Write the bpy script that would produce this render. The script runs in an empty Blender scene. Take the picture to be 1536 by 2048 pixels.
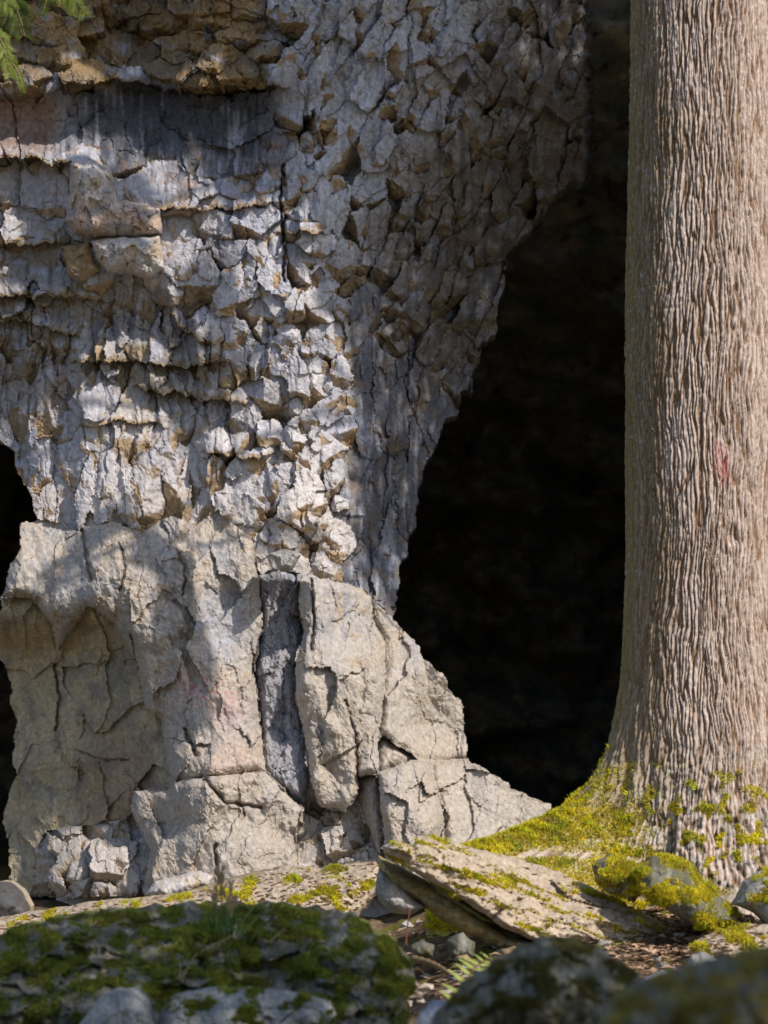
import bpy, math, random
import numpy as np

# ------------------------------------------------------------------ camera, light, exposure
SC = bpy.context.scene
COL = SC.collection
CZ = 0.80                     # camera height above the ground datum
F, HX, HY = 7680.0, 768.0, 1500.0   # focal length and principal point, in photograph pixels

cam = bpy.data.cameras.new('camera')
cam.sensor_fit = 'VERTICAL'; cam.sensor_height = 36.0; cam.sensor_width = 27.0
cam.lens = F / 2048.0 * 36.0
cam.shift_y = (HY - 1024.0) / 2048.0
cam.clip_start = 0.1; cam.clip_end = 500.0
cam.dof.use_dof = True; cam.dof.focus_distance = 17.0; cam.dof.aperture_fstop = 6.5
camo = bpy.data.objects.new('camera', cam); COL.objects.link(camo)
camo.location = (0, 0, CZ); camo.rotation_euler = (math.radians(90), 0, 0)
SC.camera = camo

SUN_AZ, SUN_EL = math.radians(44), math.radians(42)   # azimuth measured from "behind the camera" towards the right
S = np.array([math.sin(SUN_AZ) * math.cos(SUN_EL), -math.cos(SUN_AZ) * math.cos(SUN_EL), math.sin(SUN_EL)])
w = bpy.data.worlds.new('World'); SC.world = w; w.use_nodes = True
nt = w.node_tree
sky = nt.nodes.new('ShaderNodeTexSky'); sky.sky_type = 'NISHITA'; sky.sun_disc = False
sky.sun_elevation = SUN_EL
sky.sun_rotation = math.atan2(S[0], S[1])
bg = nt.nodes['Background']; bg.inputs[1].default_value = 0.125
nt.links.new(sky.outputs[0], bg.inputs[0])
sl = bpy.data.lights.new('sun', 'SUN'); sl.energy = 3.5; sl.angle = math.radians(0.5); sl.color = (1.0, 0.91, 0.79)
so = bpy.data.objects.new('sun', sl); COL.objects.link(so); so.location = (6, -4, 12)
from mathutils import Vector
so.rotation_euler = Vector(S).to_track_quat('Z', 'Y').to_euler()
SC.view_settings.view_transform = 'Standard'; SC.view_settings.look = 'None'
SC.view_settings.exposure = 0.28; SC.view_settings.gamma = 1.0; SC.view_settings.use_curve_mapping = False
SC.cycles.max_bounces = 6; SC.cycles.diffuse_bounces = 4
SC.cycles.use_denoising = True

RNG = np.random.default_rng(7)

# ------------------------------------------------------------------ noise
def _h(*a):
    h = np.full(np.broadcast(*a).shape, 2166136261, np.uint32)
    for k in a:
        h = (h ^ np.asarray(k).astype(np.int64).astype(np.uint32)) * np.uint32(16777619)
        h ^= h >> np.uint32(15); h *= np.uint32(2246822519); h ^= h >> np.uint32(13)
    return h
def hf(*a): return _h(*a).astype(np.float64) / 4294967295.0
def fade(t): return t * t * t * (t * (t * 6 - 15) + 10)
def n2(x, y, s=0):
    x = np.asarray(x, float); y = np.asarray(y, float)
    ix = np.floor(x); iy = np.floor(y); fx = x - ix; fy = y - iy; u = fade(fx); v = fade(fy)
    def g(a, b):
        t = hf(ix + a, iy + b, s) * 6.2831853
        return np.cos(t) * (fx - a) + np.sin(t) * (fy - b)
    return ((g(0, 0) * (1 - u) + g(1, 0) * u) * (1 - v) + (g(0, 1) * (1 - u) + g(1, 1) * u) * v) * 1.5
def fbm(x, y, o=4, s=0):
    r = 0; a = 1.0; t = 0
    for k in range(o):
        r = r + a * n2(x * 2 ** k * 1.03 + 7.3 * k, y * 2 ** k * 1.03 - 3.1 * k, s + k); t += a; a *= 0.5
    return r / t * 1.4
def voro(u, v, s=0, j=0.9, p=2):
    u = np.asarray(u, float); v = np.asarray(v, float)
    iu = np.floor(u); iv = np.floor(v)
    f1 = np.full(u.shape, 9e9); f2 = f1.copy(); cid = np.zeros(u.shape, np.uint32); du = f1 * 0; dv = f1 * 0
    for a in (-1, 0, 1):
        for b in (-1, 0, 1):
            cx = iu + a; cy = iv + b
            px = cx + 0.5 + (hf(cx, cy, s) - 0.5) * j; py = cy + 0.5 + (hf(cx, cy, s + 77) - 0.5) * j
            d = (u - px) ** 2 + (v - py) ** 2 if p == 2 else (np.abs(u - px) ** p + np.abs(v - py) ** p) ** (2.0 / p)
            m = d < f1
            f2 = np.where(m, f1, np.minimum(f2, d))
            cid = np.where(m, _h(cx, cy, s + 5), cid); du = np.where(m, u - px, du); dv = np.where(m, v - py, dv)
            f1 = np.where(m, d, f1)
    return np.sqrt(f1), np.sqrt(f2), cid, du, dv
def facet(u, v, s=0, tilt=1.6):
    f1, f2, c, du, dv = voro(u, v, s)
    return (hf(c, 1) - 0.5) + (hf(c, 2) - 0.5) * tilt * du + (hf(c, 3) - 0.5) * tilt * dv
def tri(u, v, s=0):
    # continuous broken planes: random heights joined by flat triangles
    u = np.asarray(u, float); v = np.asarray(v, float); i = np.floor(u); j = np.floor(v); a = u - i; b = v - j
    h = lambda p, q: hf(i + p, j + q, s) - .5
    return np.where(a > b, h(0, 0) + a * (h(1, 0) - h(0, 0)) + b * (h(1, 1) - h(1, 0)), h(0, 0) + b * (h(0, 1) - h(0, 0)) + a * (h(1, 1) - h(0, 1)))
def chips(u, v, s=0, slope=2.6, start=.30):
    # small broken blocks: a tilted front plane cut off by a plane that slopes back below, and by one side
    f1, f2, c, du, dv = voro(u, v, s, .85, 3)
    r = lambda k: hf(c, k) - .5
    fr = 1.1 * r(1) + .55 * r(2) * du + (.15 + .5 * r(3)) * dv
    bo = 1.1 * r(1) + slope * (1.0 + .8 * (r(4) + .5)) * (start + .22 * r(5) - dv - .9 * r(6) * du) + np.where(r(10) > .18, 9.0, 0)
    sg = np.where(r(7) > 0, 1.0, -1.0)
    sd = 1.1 * r(1) + slope * (.5 + .6 * (r(8) + .5)) * (.34 + .3 * r(9) - sg * du) + np.where(r(11) > .05, 9.0, 0)
    m = np.minimum(fr, np.minimum(bo, sd))
    return m, (bo < fr) & (bo <= sd)
def sst(a, b, x):
    t = np.clip((x - a) / (b - a), 0, 1); return t * t * (3 - 2 * t)
def mix(a, b, t):
    t = np.asarray(t)[..., None]; return np.asarray(a) * (1 - t) + np.asarray(b) * t
def W(px, py, Y):
    px = np.asarray(px, float); py = np.asarray(py, float); Y = np.asarray(Y, float) + 0 * px
    return np.stack([(px - HX) * Y / F, Y, CZ + (HY - py) * Y / F], -1)
def inside(px, py, poly):
    r = np.zeros(np.shape(px), bool); n = len(poly); j = n - 1
    for i in range(n):
        xi, yi = poly[i]; xj, yj = poly[j]
        if yi != yj:
            r ^= ((yi > py) != (yj > py)) & (px < (xj - xi) * (py - yi) / (yj - yi) + xi)
        j = i
    return r
def edgedist(px, py, poly, closed=True):
    d = np.full(np.shape(px), 1e9); bx = np.zeros(np.shape(px)); by = bx.copy(); n = len(poly)
    for i in range(n if closed else n - 1):
        ax, ay = poly[i]; cx, cy = poly[(i + 1) % n]
        ex, ey = cx - ax, cy - ay; L = ex * ex + ey * ey + 1e-9
        t = np.clip(((px - ax) * ex + (py - ay) * ey) / L, 0, 1)
        qx = ax + t * ex; qy = ay + t * ey
        q = np.hypot(px - qx, py - qy); m = q < d
        d = np.where(m, q, d); bx = np.where(m, qx, bx); by = np.where(m, qy, by)
    return d, bx, by

# ------------------------------------------------------------------ materials
def mat_attr(name, rough=0.9, nscale=45.0, namp=0.35, bump=0.35, bdist=0.01, bscale=90.0, spec=0.25, trans=0.0):
    m = bpy.data.materials.new(name); m.use_nodes = True
    t = m.node_tree; b = t.nodes['Principled BSDF']
    b.inputs['Roughness'].default_value = rough; b.inputs['Specular IOR Level'].default_value = spec
    at = t.nodes.new('ShaderNodeAttribute'); at.attribute_name = 'Col'
    geo = t.nodes.new('ShaderNodeTexCoord')
    no = t.nodes.new('ShaderNodeTexNoise'); no.inputs['Scale'].default_value = nscale; no.inputs['Detail'].default_value = 7; no.inputs['Roughness'].default_value = 0.65
    mr = t.nodes.new('ShaderNodeMapRange'); mr.inputs[1].default_value = 0.3; mr.inputs[2].default_value = 0.7
    mr.inputs[3].default_value = 1 - namp; mr.inputs[4].default_value = 1 + namp
    mx = t.nodes.new('ShaderNodeVectorMath'); mx.operation = 'MULTIPLY'
    t.links.new(geo.outputs['Object'], no.inputs['Vector']); t.links.new(no.outputs[0], mr.inputs[0])
    t.links.new(at.outputs['Color'], mx.inputs[0]); t.links.new(mr.outputs[0], mx.inputs[1]); t.links.new(mx.outputs[0], b.inputs['Base Color'])
    if bump:
        n3 = t.nodes.new('ShaderNodeTexNoise'); n3.inputs['Scale'].default_value = bscale; n3.inputs['Detail'].default_value = 6; n3.inputs['Roughness'].default_value = 0.7
        t.links.new(geo.outputs['Object'], n3.inputs['Vector'])
        bp = t.nodes.new('ShaderNodeBump'); bp.inputs['Strength'].default_value = bump; bp.inputs['Distance'].default_value = bdist
        t.links.new(n3.outputs[0], bp.inputs['Height']); t.links.new(bp.outputs[0], b.inputs['Normal'])
    if trans:
        tr = t.nodes.new('ShaderNodeBsdfTranslucent'); t.links.new(mx.outputs[0], tr.inputs[0])
        ms = t.nodes.new('ShaderNodeMixShader'); ms.inputs[0].default_value = trans
        t.links.new(b.outputs[0], ms.inputs[1]); t.links.new(tr.outputs[0], ms.inputs[2])
        t.links.new(ms.outputs[0], t.nodes['Material Output'].inputs['Surface'])
    return m
M_ROCK = mat_attr('limestone', 0.92, 38, 0.30, 0.7, 0.012, 70)
M_CAVE = mat_attr('shade_darkened_cave_rock', 0.9, 10, 0.4, 0.6, 0.02, 30)  # for the cave shell, which has its shade painted into the colour
M_BARK = mat_attr('bark', 0.95, 90, 0.25, 0.6, 0.006, 160, 0.15)
M_SOIL = mat_attr('soil', 0.97, 60, 0.45, 0.8, 0.02, 70, 0.1)
M_MOSS = mat_attr('moss_blades', 0.8, 30, 0.3, 0, trans=0.45)
M_LEAF = mat_attr('leaf', 0.6, 25, 0.25, 0, trans=0.4)
M_DRY = mat_attr('dry_leaf', 0.8, 40, 0.3, 0, trans=0.15)

# ------------------------------------------------------------------ mesh helpers
def mk(name, V, faces, mat, parent=None, col=None, smooth=False, label=None, cat=None, group=None, kind=None, base=False):
    V = np.asarray(V, float)
    c = V.mean(0)
    if base: c[2] = V[:, 2].min()
    me = bpy.data.meshes.new(name)
    if isinstance(faces, tuple):      # (quads, triangles)
        q_, t_ = faces
        me.vertices.add(len(V)); me.vertices.foreach_set('co', (V - c).astype(np.float32).ravel())
        li = np.concatenate([q_.ravel(), t_.ravel()]).astype(np.int32)
        me.loops.add(len(li)); me.loops.foreach_set('vertex_index', li)
        me.polygons.add(len(q_) + len(t_)); me.polygons.foreach_set('loop_start', np.concatenate([np.arange(len(q_)) * 4, q_.size + np.arange(len(t_)) * 3]).astype(np.int32))
        me.update(calc_edges=True)
    elif isinstance(faces, np.ndarray):
        fa = faces; k = fa.shape[1]
        me.vertices.add(len(V)); me.vertices.foreach_set('co', (V - c).astype(np.float32).ravel())
        me.loops.add(fa.size); me.loops.foreach_set('vertex_index', fa.astype(np.int32).ravel())
        me.polygons.add(len(fa)); me.polygons.foreach_set('loop_start', np.arange(0, fa.size, k, dtype=np.int32))
        me.update(calc_edges=True)
    else:
        me.from_pydata([tuple(v) for v in (V - c)], [], [tuple(int(i) for i in f) for f in faces]); me.update()
    if col is not None:
        at = me.color_attributes.new('Col', 'FLOAT_COLOR', 'POINT')
        cc = np.ones((len(V), 4), np.float32); cc[:, :3] = np.clip(col, 0, 1)
        at.data.foreach_set('color', cc.ravel())
    me.polygons.foreach_set('use_smooth', np.full(len(me.polygons), smooth))
    me.materials.append(mat)
    o = bpy.data.objects.new(name, me); COL.objects.link(o)
    loc = Vector(c)
    if parent is not None:
        o.parent = parent
        p = parent; off = Vector((0, 0, 0))
        while p is not None: off += p.location; p = p.parent
        loc = loc - off
    o.location = loc
    tag(o, label, cat, group, kind)
    return o
def tag(o, label=None, cat=None, group=None, kind=None):
    if label: o['label'] = label
    if cat: o['category'] = cat
    if group: o['group'] = group
    if kind: o['kind'] = kind
def empty(name, loc, label=None, cat=None, group=None, kind=None):
    o = bpy.data.objects.new(name, None); COL.objects.link(o); o.location = tuple(float(v) for v in loc); o.empty_display_size = 0.1
    tag(o, label, cat, group, kind); return o
def rim(quads):
    a = quads; b = np.roll(quads, -1, axis=1)
    e = np.stack([a.ravel(), b.ravel()], 1); big = int(quads.max()) + 1
    key = e[:, 0] * big + e[:, 1]; rev = e[:, 1] * big + e[:, 0]
    return e[~np.isin(key, rev)]
def compact(Q):
    u, inv = np.unique(Q, return_inverse=True); return u, inv.reshape(Q.shape)

# palette: real surface colours (albedo)
PALE = np.array([.58, .54, .52]); GREY = np.array([.38, .40, .49]); OCHRE = np.array([.44, .30, .15]); DARK = np.array([.085, .09, .115])
REDB = np.array([.30, .19, .14]); CREAM = np.array([.58, .505, .43]); BROWN = np.array([.26, .19, .115]); MOSSC = np.array([.17, .175, .022])

# ------------------------------------------------------------------ cliff: the fractured face, block by block
BCP = np.array([  # px, py, depth (m behind the Y = 20 plane), paleness
 (-80,0,-.10,.3),(150,0,-.10,.2),(300,0,-.02,.1),(450,0,-.16,.3),(600,-60,-.28,.4),(800,-60,-.32,.3),(1000,-60,-.1,.3),(1180,-60,.5,.2),(1260,-40,1.1,.1),(1260,110,1.3,.1),(1270,260,1.7,.0),(1270,390,2.1,.0),
 (-80,120,-.02,.2),(150,110,-.06,.3),(270,110,.42,.0),(420,110,-.12,.25),(600,120,-.18,.4),(800,120,-.2,.3),(1000,120,.0,.35),(1150,120,.45,.2),
 (-80,230,.16,.2),(150,230,.16,.15),(300,230,.16,.1),(450,230,.12,.15),(600,250,-.04,.4),(750,250,-.06,.3),(900,250,.1,.3),(1050,250,.55,.2),(1180,260,.9,.1),
 (-80,320,.05,.7),(60,380,.18,.8),(230,380,-.1,.6),(380,360,.02,.4),(480,380,.02,.35),(600,400,-.05,.5),(750,400,.12,.35),(900,400,.45,.3),(1030,400,.95,.2),(1130,400,1.5,.1),
 (-80,520,.15,.5),(80,520,.22,.3),(250,510,-.04,.6),(400,500,.0,.5),(500,500,-.06,.55),(600,540,-.1,.7),(700,540,.04,.4),(800,540,.45,.3),(900,540,.85,.2),(1000,540,1.3,.1),
 (-80,650,.32,.4),(80,650,.3,.4),(220,650,.28,.45),(340,650,.24,.4),(440,640,-.06,.8),(540,660,-.12,.85),(640,660,-.12,.8),(720,660,.12,.4),(820,660,.7,.2),(930,680,1.25,.1),
 (-80,780,.5,.3),(80,780,.34,.4),(200,760,.2,.6),(320,770,.26,.4),(420,780,.12,.5),(520,780,-.14,.9),(640,780,-.14,.85),(710,780,.08,.35),(800,800,.7,.15),(900,800,1.3,.1),
 (20,900,.6,.3),(110,900,.28,.5),(200,900,.04,.9),(300,900,.02,.9),(400,900,.12,.6),(500,900,-.08,.85),(620,900,-.16,.9),(690,900,-.02,.5),(740,920,.3,.1),(830,930,1.1,.1),
 (80,1010,.4,.4),(180,1010,-.04,.9),(300,1010,-.08,.95),(420,1010,-.02,.8),(520,1020,-.12,.85),(630,1020,-.2,.9),(700,1040,.0,.4),(760,1060,.45,.1),(820,1060,1.1,.1),
 (400,1120,-.12,.9),(720,1180,.12,.15),(780,1200,.8,.1),
 (40,1060,.06,.8),(300,1060,-.15,.95),(500,1080,-.12,.9),(40,1180,.05,.8),(300,1200,-.2,.9),(500,1250,-.12,.8),(560,1200,-.1,.6),(650,1180,-.2,.9),(735,1215,-.08,.7),
 (0,1400,.75,.3),(70,1400,.5,.3),(150,1400,.28,.3),(230,1400,.08,.4),(300,1400,-.1,.6),(430,1400,-.35,1),(510,1400,-.2,.8),(560,1400,-.13,.4),(650,1400,-.3,.9),(740,1400,-.2,.9),(850,1380,.1,.8),(925,1430,.45,.5),
 (0,1600,.7,.2),(70,1600,.45,.2),(150,1600,.2,.3),(220,1600,.02,.4),(280,1600,-.15,.7),(430,1600,-.5,1),(540,1600,-.45,.9),(605,1580,-.2,.4),(660,1580,-.3,.8),(740,1600,-.35,.8),(830,1600,-.45,.9),(950,1590,-.25,.8),(1080,1620,.2,.5),(930,1510,.3,.5),
 (20,1780,.4,.3),(150,1750,-.35,.9),(300,1750,-.4,.9),(450,1750,-.62,1),(600,1740,-.4,.7),(720,1740,-.45,.8),(850,1700,-.5,.9),(980,1690,-.35,.8)], float)
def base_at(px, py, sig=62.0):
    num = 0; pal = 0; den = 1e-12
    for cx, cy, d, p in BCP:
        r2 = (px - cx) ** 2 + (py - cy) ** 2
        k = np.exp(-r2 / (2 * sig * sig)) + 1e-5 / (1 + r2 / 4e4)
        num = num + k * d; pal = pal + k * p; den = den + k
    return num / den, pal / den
PIL = [(-72,-72),(1300,-72),(1300,430),(1240,400),(1200,345),(1147,365),(1115,387),(1090,425),(1069,447),
 (1010,515),(1005,583),(992,640),(992,667),(963,686),(963,712),(943,751),(943,782),(919,782),(917,834),(888,837),(880,876),(849,933),(836,985),(833,1043),(812,1100),
 (792,1173),(786,1240),(804,1256),(832,1290),(856,1325),(884,1352),(918,1400),(930,1450),(936,1517),(990,1552),(1040,1586),(1100,1610),(1088,1640),(1010,1668),(960,1700),(900,1790),(18,1795),(24,1740),(5,1645),(16,1600),(28,1560),(30,1430),(10,1330),(-8,1300),(4,1192),(22,1130),(38,1108),(40,1046),(75,1040),(68,1020),(65,1000),(40,950),(25,905),(0,880),(-72,860)]
REG = [  # polygon, cell width, height, angle, front tilt, bottom slope, bottom start, side slope, relief, style
 ('A', [(-80,-80),(560,-80),(560,170),(330,175),(200,150),(-80,190)], 80, 50, 0, .05, .22, .16, .16, .10, 'brown'),
 ('B', [(-80,190),(200,150),(330,175),(560,170),(550,290),(430,320),(130,295),(-80,290)], 130, 95, 0, .02, .06, .4, .04, .02, 'stain'),
 ('C', [(-80,290),(130,295),(430,320),(550,290),(555,480),(430,560),(300,600),(-80,600)], 88, 72, 0, .04, .22, .28, .10, .08, 'ledge'),
 ('D', [(-80,600),(300,600),(430,560),(440,700),(430,900),(420,1070),(-80,1070)], 48, 125, 3, .05, .14, .36, .10, .07, 'col'),
 ('E', [(430,560),(555,480),(550,290),(560,170),(640,150),(650,480),(705,700),(705,1200),(420,1170),(420,1070),(430,900),(440,700)], 46, 66, 0, .05, .17, .16, .09, .09, 'cube'),
 ('F', [(560,-80),(1310,-80),(1310,500),(950,780),(850,800),(705,700),(650,480),(640,150),(560,170)], 56, 118, 20, .06, .20, .26, .05, .03, 'flake'),
 ('G', [(705,700),(850,800),(950,780),(1000,800),(900,1310),(690,1310)], 46, 150, -5, .03, .10, .38, .08, .05, 'dark'),
 ('P', [(60,1640),(240,1636),(300,1700),(290,1800),(20,1800)], 52, 54, 12, .06, .16, .2, .12, .12, 'cube'),
 ('Q', [(590,1590),(760,1590),(770,1800),(590,1800)], 50, 62, -6, .06, .16, .2, .12, .12, 'cube')]
# big single pieces of the lower outcrop: outline, protrusion (m), style, what it is
HAND = [
 ('rock_buttress', [(40,1040),(88,1036),(150,1060),(215,1040),(285,1066),(345,1030),(392,1052),(436,1018),(470,1050),(506,1082),(515,1150),(526,1245),(507,1330),(520,1450),(531,1542),(430,1552),(345,1564),(330,1500),(322,1440),(290,1420),(276,1330),(226,1246),(176,1210),(142,1262),(114,1302),(104,1250),(62,1196),(0,1192),(20,1130),(30,1100)], .07, 'butt', None, None),
 ('rock_recess_face', [(-20,1192),(62,1196),(104,1250),(114,1302),(142,1262),(176,1210),(226,1246),(276,1330),(290,1420),(322,1440),(330,1500),(345,1564),(332,1580),(268,1580),(262,1622),(250,1650),(240,1640),(95,1660),(70,1700),(60,1800),(-20,1800)], -.03, 'recess', None, None),
 ('rock_buttress', [(345,1564),(430,1552),(531,1542),(562,1578),(607,1618),(604,1662),(588,1668),(596,1730),(606,1800),(282,1800),(300,1700),(262,1622),(268,1580),(332,1580)], .16, 'butt', None, None),
 ('rock_column', [(515,1150),(560,1138),(606,1150),(598,1215),(606,1262),(590,1335),(592,1400),(610,1480),(620,1560),(606,1610),(562,1578),(531,1542),(520,1450),(507,1330),(526,1245)], -.03, 'blue', None, None),
 ('leaning_slab', [(600,1158),(624,1144),(660,1160),(720,1174),(743,1195),(746,1236),(768,1280),(771,1350),(765,1420),(757,1480),(756,1546),(716,1556),(716,1592),(692,1622),(640,1616),(620,1560),(610,1480),(592,1400),(590,1335),(606,1262),(598,1215)], .12, 'butt', 'tall cream limestone slab standing at the base of the cliff pillar', 'rock slab'),
 ('boulder', [(743,1195),(790,1240),(820,1262),(850,1290),(900,1345),(960,1400),(960,1518),(936,1517),(862,1522),(836,1516),(800,1496),(768,1470),(757,1480),(765,1420),(771,1350),(768,1280),(746,1236)], .0, 'butt', 'large pale angular boulder at the cave mouth beside the tall slab', 'boulder'),
 ('wedge_stone', [(757,1480),(768,1470),(800,1496),(836,1516),(800,1528),(757,1546)], -.14, 'butt', 'small wedge stone jammed in the gap under the cave-mouth boulder', 'stone'),
 ('boulder', [(716,1592),(716,1556),(756,1546),(760,1600),(768,1680),(766,1800),(748,1690)], -.02, 'butt', 'narrow pale stone wedged below the tall slab', 'boulder'),
 ('boulder', [(756,1546),(800,1528),(836,1516),(862,1522),(870,1560),(886,1610),(890,1690),(884,1800),(766,1800),(768,1680),(760,1600)], .12, 'butt', 'squat pale boulder with flat broken front below the cave mouth', 'boulder'),
 ('boulder', [(862,1522),(900,1519),(936,1517),(960,1510),(1120,1590),(1120,1660),(960,1800),(884,1800),(890,1690),(886,1610),(870,1560)], .03, 'butt', 'long sloping pale boulder ending behind the mossy tree root', 'boulder')]
cliff = empty('cliff', (0, 20, 0), 'tall pale limestone cliff face fractured into blocks, between two dark cave mouths', kind='structure')

def red_paint(x, y, c):
    a = sst(.05, .45, fbm(x / 11, y / 9, 3, 991)) * np.exp(-(((x - 410) / 62) ** 2 + ((y - 1378 - .22 * (x - 410)) / 34) ** 2) * 1.1)
    a2 = .35 * np.exp(-(((x - 455) / 26) ** 2 + ((y - 1425) / 30) ** 2)) + .22 * np.exp(-(((x - 460) / 40) ** 2 + ((y - 1515) / 40) ** 2))
    c = mix(c, np.array([.62, .10, .17]), np.clip(a * .8, 0, .75)); c = mix(c, np.array([.62, .30, .32]), a2)
    return c
def butt_col(x, y, c):
    n = fbm(x / 22, y / 40, 4, 881); n_ = fbm(x / 8, y / 9, 3, 882)
    c = mix(c, CREAM * 1.02, .6 * sst(200, 330, x) * sst(1250, 1400, y))
    c = mix(c, BROWN, .6 * sst(.1, .5, n + .5 * n_) * sst(60, 20, np.abs(x - 355 + .05 * (y - 1200))) * sst(1380, 1250, y))
    c = mix(c, np.array([.30, .28, .27]), .55 * sst(.05, .45, n_ + .4 * n) * sst(1340, 1240, y) * sst(180, 240, x) * sst(420, 330, x))
    c = mix(c, GREY * 1.25, .5 * sst(60, 10, np.abs(x - 440)) * sst(1150, 1200, y) * sst(1330, 1280, y))
    return red_paint(x, y, c)
def rec_col(x, y, c):
    n = fbm(x / 40, y / 50, 4, 871); n1 = fbm(x / 14, y / 60, 4, 872)
    c = mix(c, np.array([.66, .54, .33]), .75); c = mix(c, DARK * 1.8, (.5 * sst(-.25, .8, n + .3 * n1 + .55 * np.exp(-(((x - 245) / 55) ** 2 + ((y - 1330) / 90) ** 2)))))
    c = mix(c, REDB, .5 * sst(120, 60, np.hypot(x - 230, (y - 1560) * .8))); return c
def build_face():
    st = 2.5
    gx = np.arange(-72.5, 1310, st); gy = np.arange(-72.5, 1800, st)
    PX, PY = np.meshgrid(gx, gy); ny, nx = PX.shape
    QX = (PX[:-1, :-1] + st / 2); QY = (PY[:-1, :-1] + st / 2)
    wob = 7 * n2(QX / 34, QY / 34, 3) + 2.5 * n2(QX / 12, QY / 12, 6)
    mask = inside(QX + wob, QY + 4 * n2(QX / 14, QY / 14, 5), PIL)
    seeds = []
    rr = random.Random(11)
    for ri, (nm, poly, cw, ch, an, *_r) in enumerate(REG):
        xs = [p[0] for p in poly]; ys = [p[1] for p in poly]
        a = math.radians(an); cx0, cy0 = (min(xs) + max(xs)) / 2, (min(ys) + max(ys)) / 2
        R = max(max(xs) - min(xs), max(ys) - min(ys))
        for j in range(-int(R / ch) - 1, int(R / ch) + 2):
            for i in range(-int(R / cw) - 1, int(R / cw) + 2):
                u = (i + 0.5 * (j % 2) + rr.uniform(-.42, .42)) * cw; v = (j + rr.uniform(-.38, .38)) * ch
                x = cx0 + u * math.cos(a) - v * math.sin(a); y = cy0 + u * math.sin(a) + v * math.cos(a)
                if inside(np.array(x), np.array(y), poly) and inside(np.array(x), np.array(y), PIL):
                    k = rr.choice((.6, .75, .9, 1.0, 1.15, 1.35, 1.6))
                    seeds.append((x, y, cw * k * rr.uniform(.8, 1.25), ch * k * rr.uniform(.8, 1.25), a + rr.uniform(-.2, .2), ri))
    def warp(X, Y):
        return (X + 6 * n2(X / 30, Y / 30, 21) + 2.5 * n2(X / 9, Y / 9, 22), Y + 6 * n2(X / 30, Y / 30, 23) + 2.5 * n2(X / 9, Y / 9, 24))
    wx, wy = warp(QX, QY)
    best = np.full(QX.shape, 1e9); sec = best.copy(); lab = np.full(QX.shape, -1)
    for k, (x, y, cw, ch, a, ri) in enumerate(seeds):
        R = 3.2 * max(cw, ch)
        i0, i1 = np.searchsorted(gx[:-1], (x - R, x + R)); j0, j1 = np.searchsorted(gy[:-1], (y - R, y + R))
        if i1 <= i0 or j1 <= j0: continue
        sl_ = (slice(j0, j1), slice(i0, i1))
        dx = wx[sl_] - x; dy = wy[sl_] - y
        u = (dx * math.cos(a) + dy * math.sin(a)) / cw; v = (-dx * math.sin(a) + dy * math.cos(a)) / ch
        d = (np.abs(u) ** 3 + np.abs(v) ** 3) ** (1 / 3.0)
        b = best[sl_]; m = d < b
        sec[sl_] = np.where(m, b, np.minimum(sec[sl_], d)); lab[sl_] = np.where(m, k, lab[sl_]); best[sl_] = np.where(m, d, b)
    hx = QX + 5 * n2(QX / 24, QY / 24, 27) + 2 * n2(QX / 9, QY / 9, 28); hy = QY + 5 * n2(QX / 24, QY / 24, 29)
    nv = len(seeds)
    for hi_, (nm, poly, pr_, sty, _l, _c) in enumerate(HAND):
        m = inside(hx, hy, poly); lab = np.where(m, nv + hi_, lab); sec = np.where(m, 9.0, sec); best = np.where(m, 0, best)
        seeds.append((np.mean([p[0] for p in poly]), np.mean([p[1] for p in poly]), 200., 300., 0., -1))
    lab[~mask] = -1
    idx = np.arange(ny * nx).reshape(ny, nx)
    quads = np.stack([idx[:-1, :-1], idx[1:, :-1], idx[1:, 1:], idx[:-1, 1:]], -1)
    gap = np.zeros((ny, nx)); e = np.clip(sec - best, 0, 1)
    gap[:-1, :-1] = np.exp(-(e / 0.028) ** 2)
    B, P = base_at(PX, PY)
    WX, WY = warp(PX, PY)
    bed = np.zeros(PX.shape); bedu = np.zeros(PX.shape)
    for ln_, up_, am_ in (([(-90,330),(20,318),(90,322),(138,330),(190,338)], 42, .20), ([(-90,598),(60,592),(150,594),(215,604)], 46, .13), ([(-90,640),(46,640),(105,662),(170,676)], 34, .09), ([(140,724),(262,722),(366,736),(440,722),(470,730)], 52, .13), ([(276,776),(350,786),(410,798),(486,806)], 44, .12),
                          ([(-90,192),(60,190),(150,168),(230,160),(330,176),(450,178),(570,172)], 70, .20), ([(300,420),(430,418),(560,408)], 40, .07), ([(330,600),(356,656),(432,690),(446,700)], 60, .12), ([(-90,486),(60,492),(130,488)], 44, .12), ([(150,850),(230,842),(330,852)], 40, .06), ([(400,905),(470,918),(545,912)], 40, .10),
                          ([(560,270),(640,262),(660,270)], 40, .07), ([(560,470),(620,462),(650,470)], 50, .10)):
        lx = np.array([p[0] for p in ln_], float); ly = np.array([p[1] for p in ln_], float)
        y0 = np.interp(PX, lx, ly) + 9 * n2(PX / 26, PX * 0 + am_ * 77, 141) + 4 * n2(PX / 9, PX * 0, 142); d_ = y0 - PY
        xm = sst(lx[0] - 15, lx[0] + 25, PX + 10 * n2(PX * 0, PY / 20, 143)) * sst(lx[-1] + 15, lx[-1] - 25, PX)
        bed = np.maximum(bed, am_ * xm * np.where(d_ > 0, sst(up_ * 1.6, 4, d_ + 10 * n2(PX / 40, PY / 40, 144)), 0)); bedu = np.maximum(bedu, xm * np.where((d_ > 0) & (d_ < 7), 1, 0))
    B = B - bed; B = B + .75 * sst(1172, 1186, PX + 8 * n2(PX / 30, PY / 30, 145) + 4 * n2(PX / 10, PY / 10, 146)) * sst(420, 330, PY)
    # finer fracture planes inside the blocks
    busy = sst(-.35, .45, fbm(PX / 95, PY / 130, 3, 30))
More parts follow.
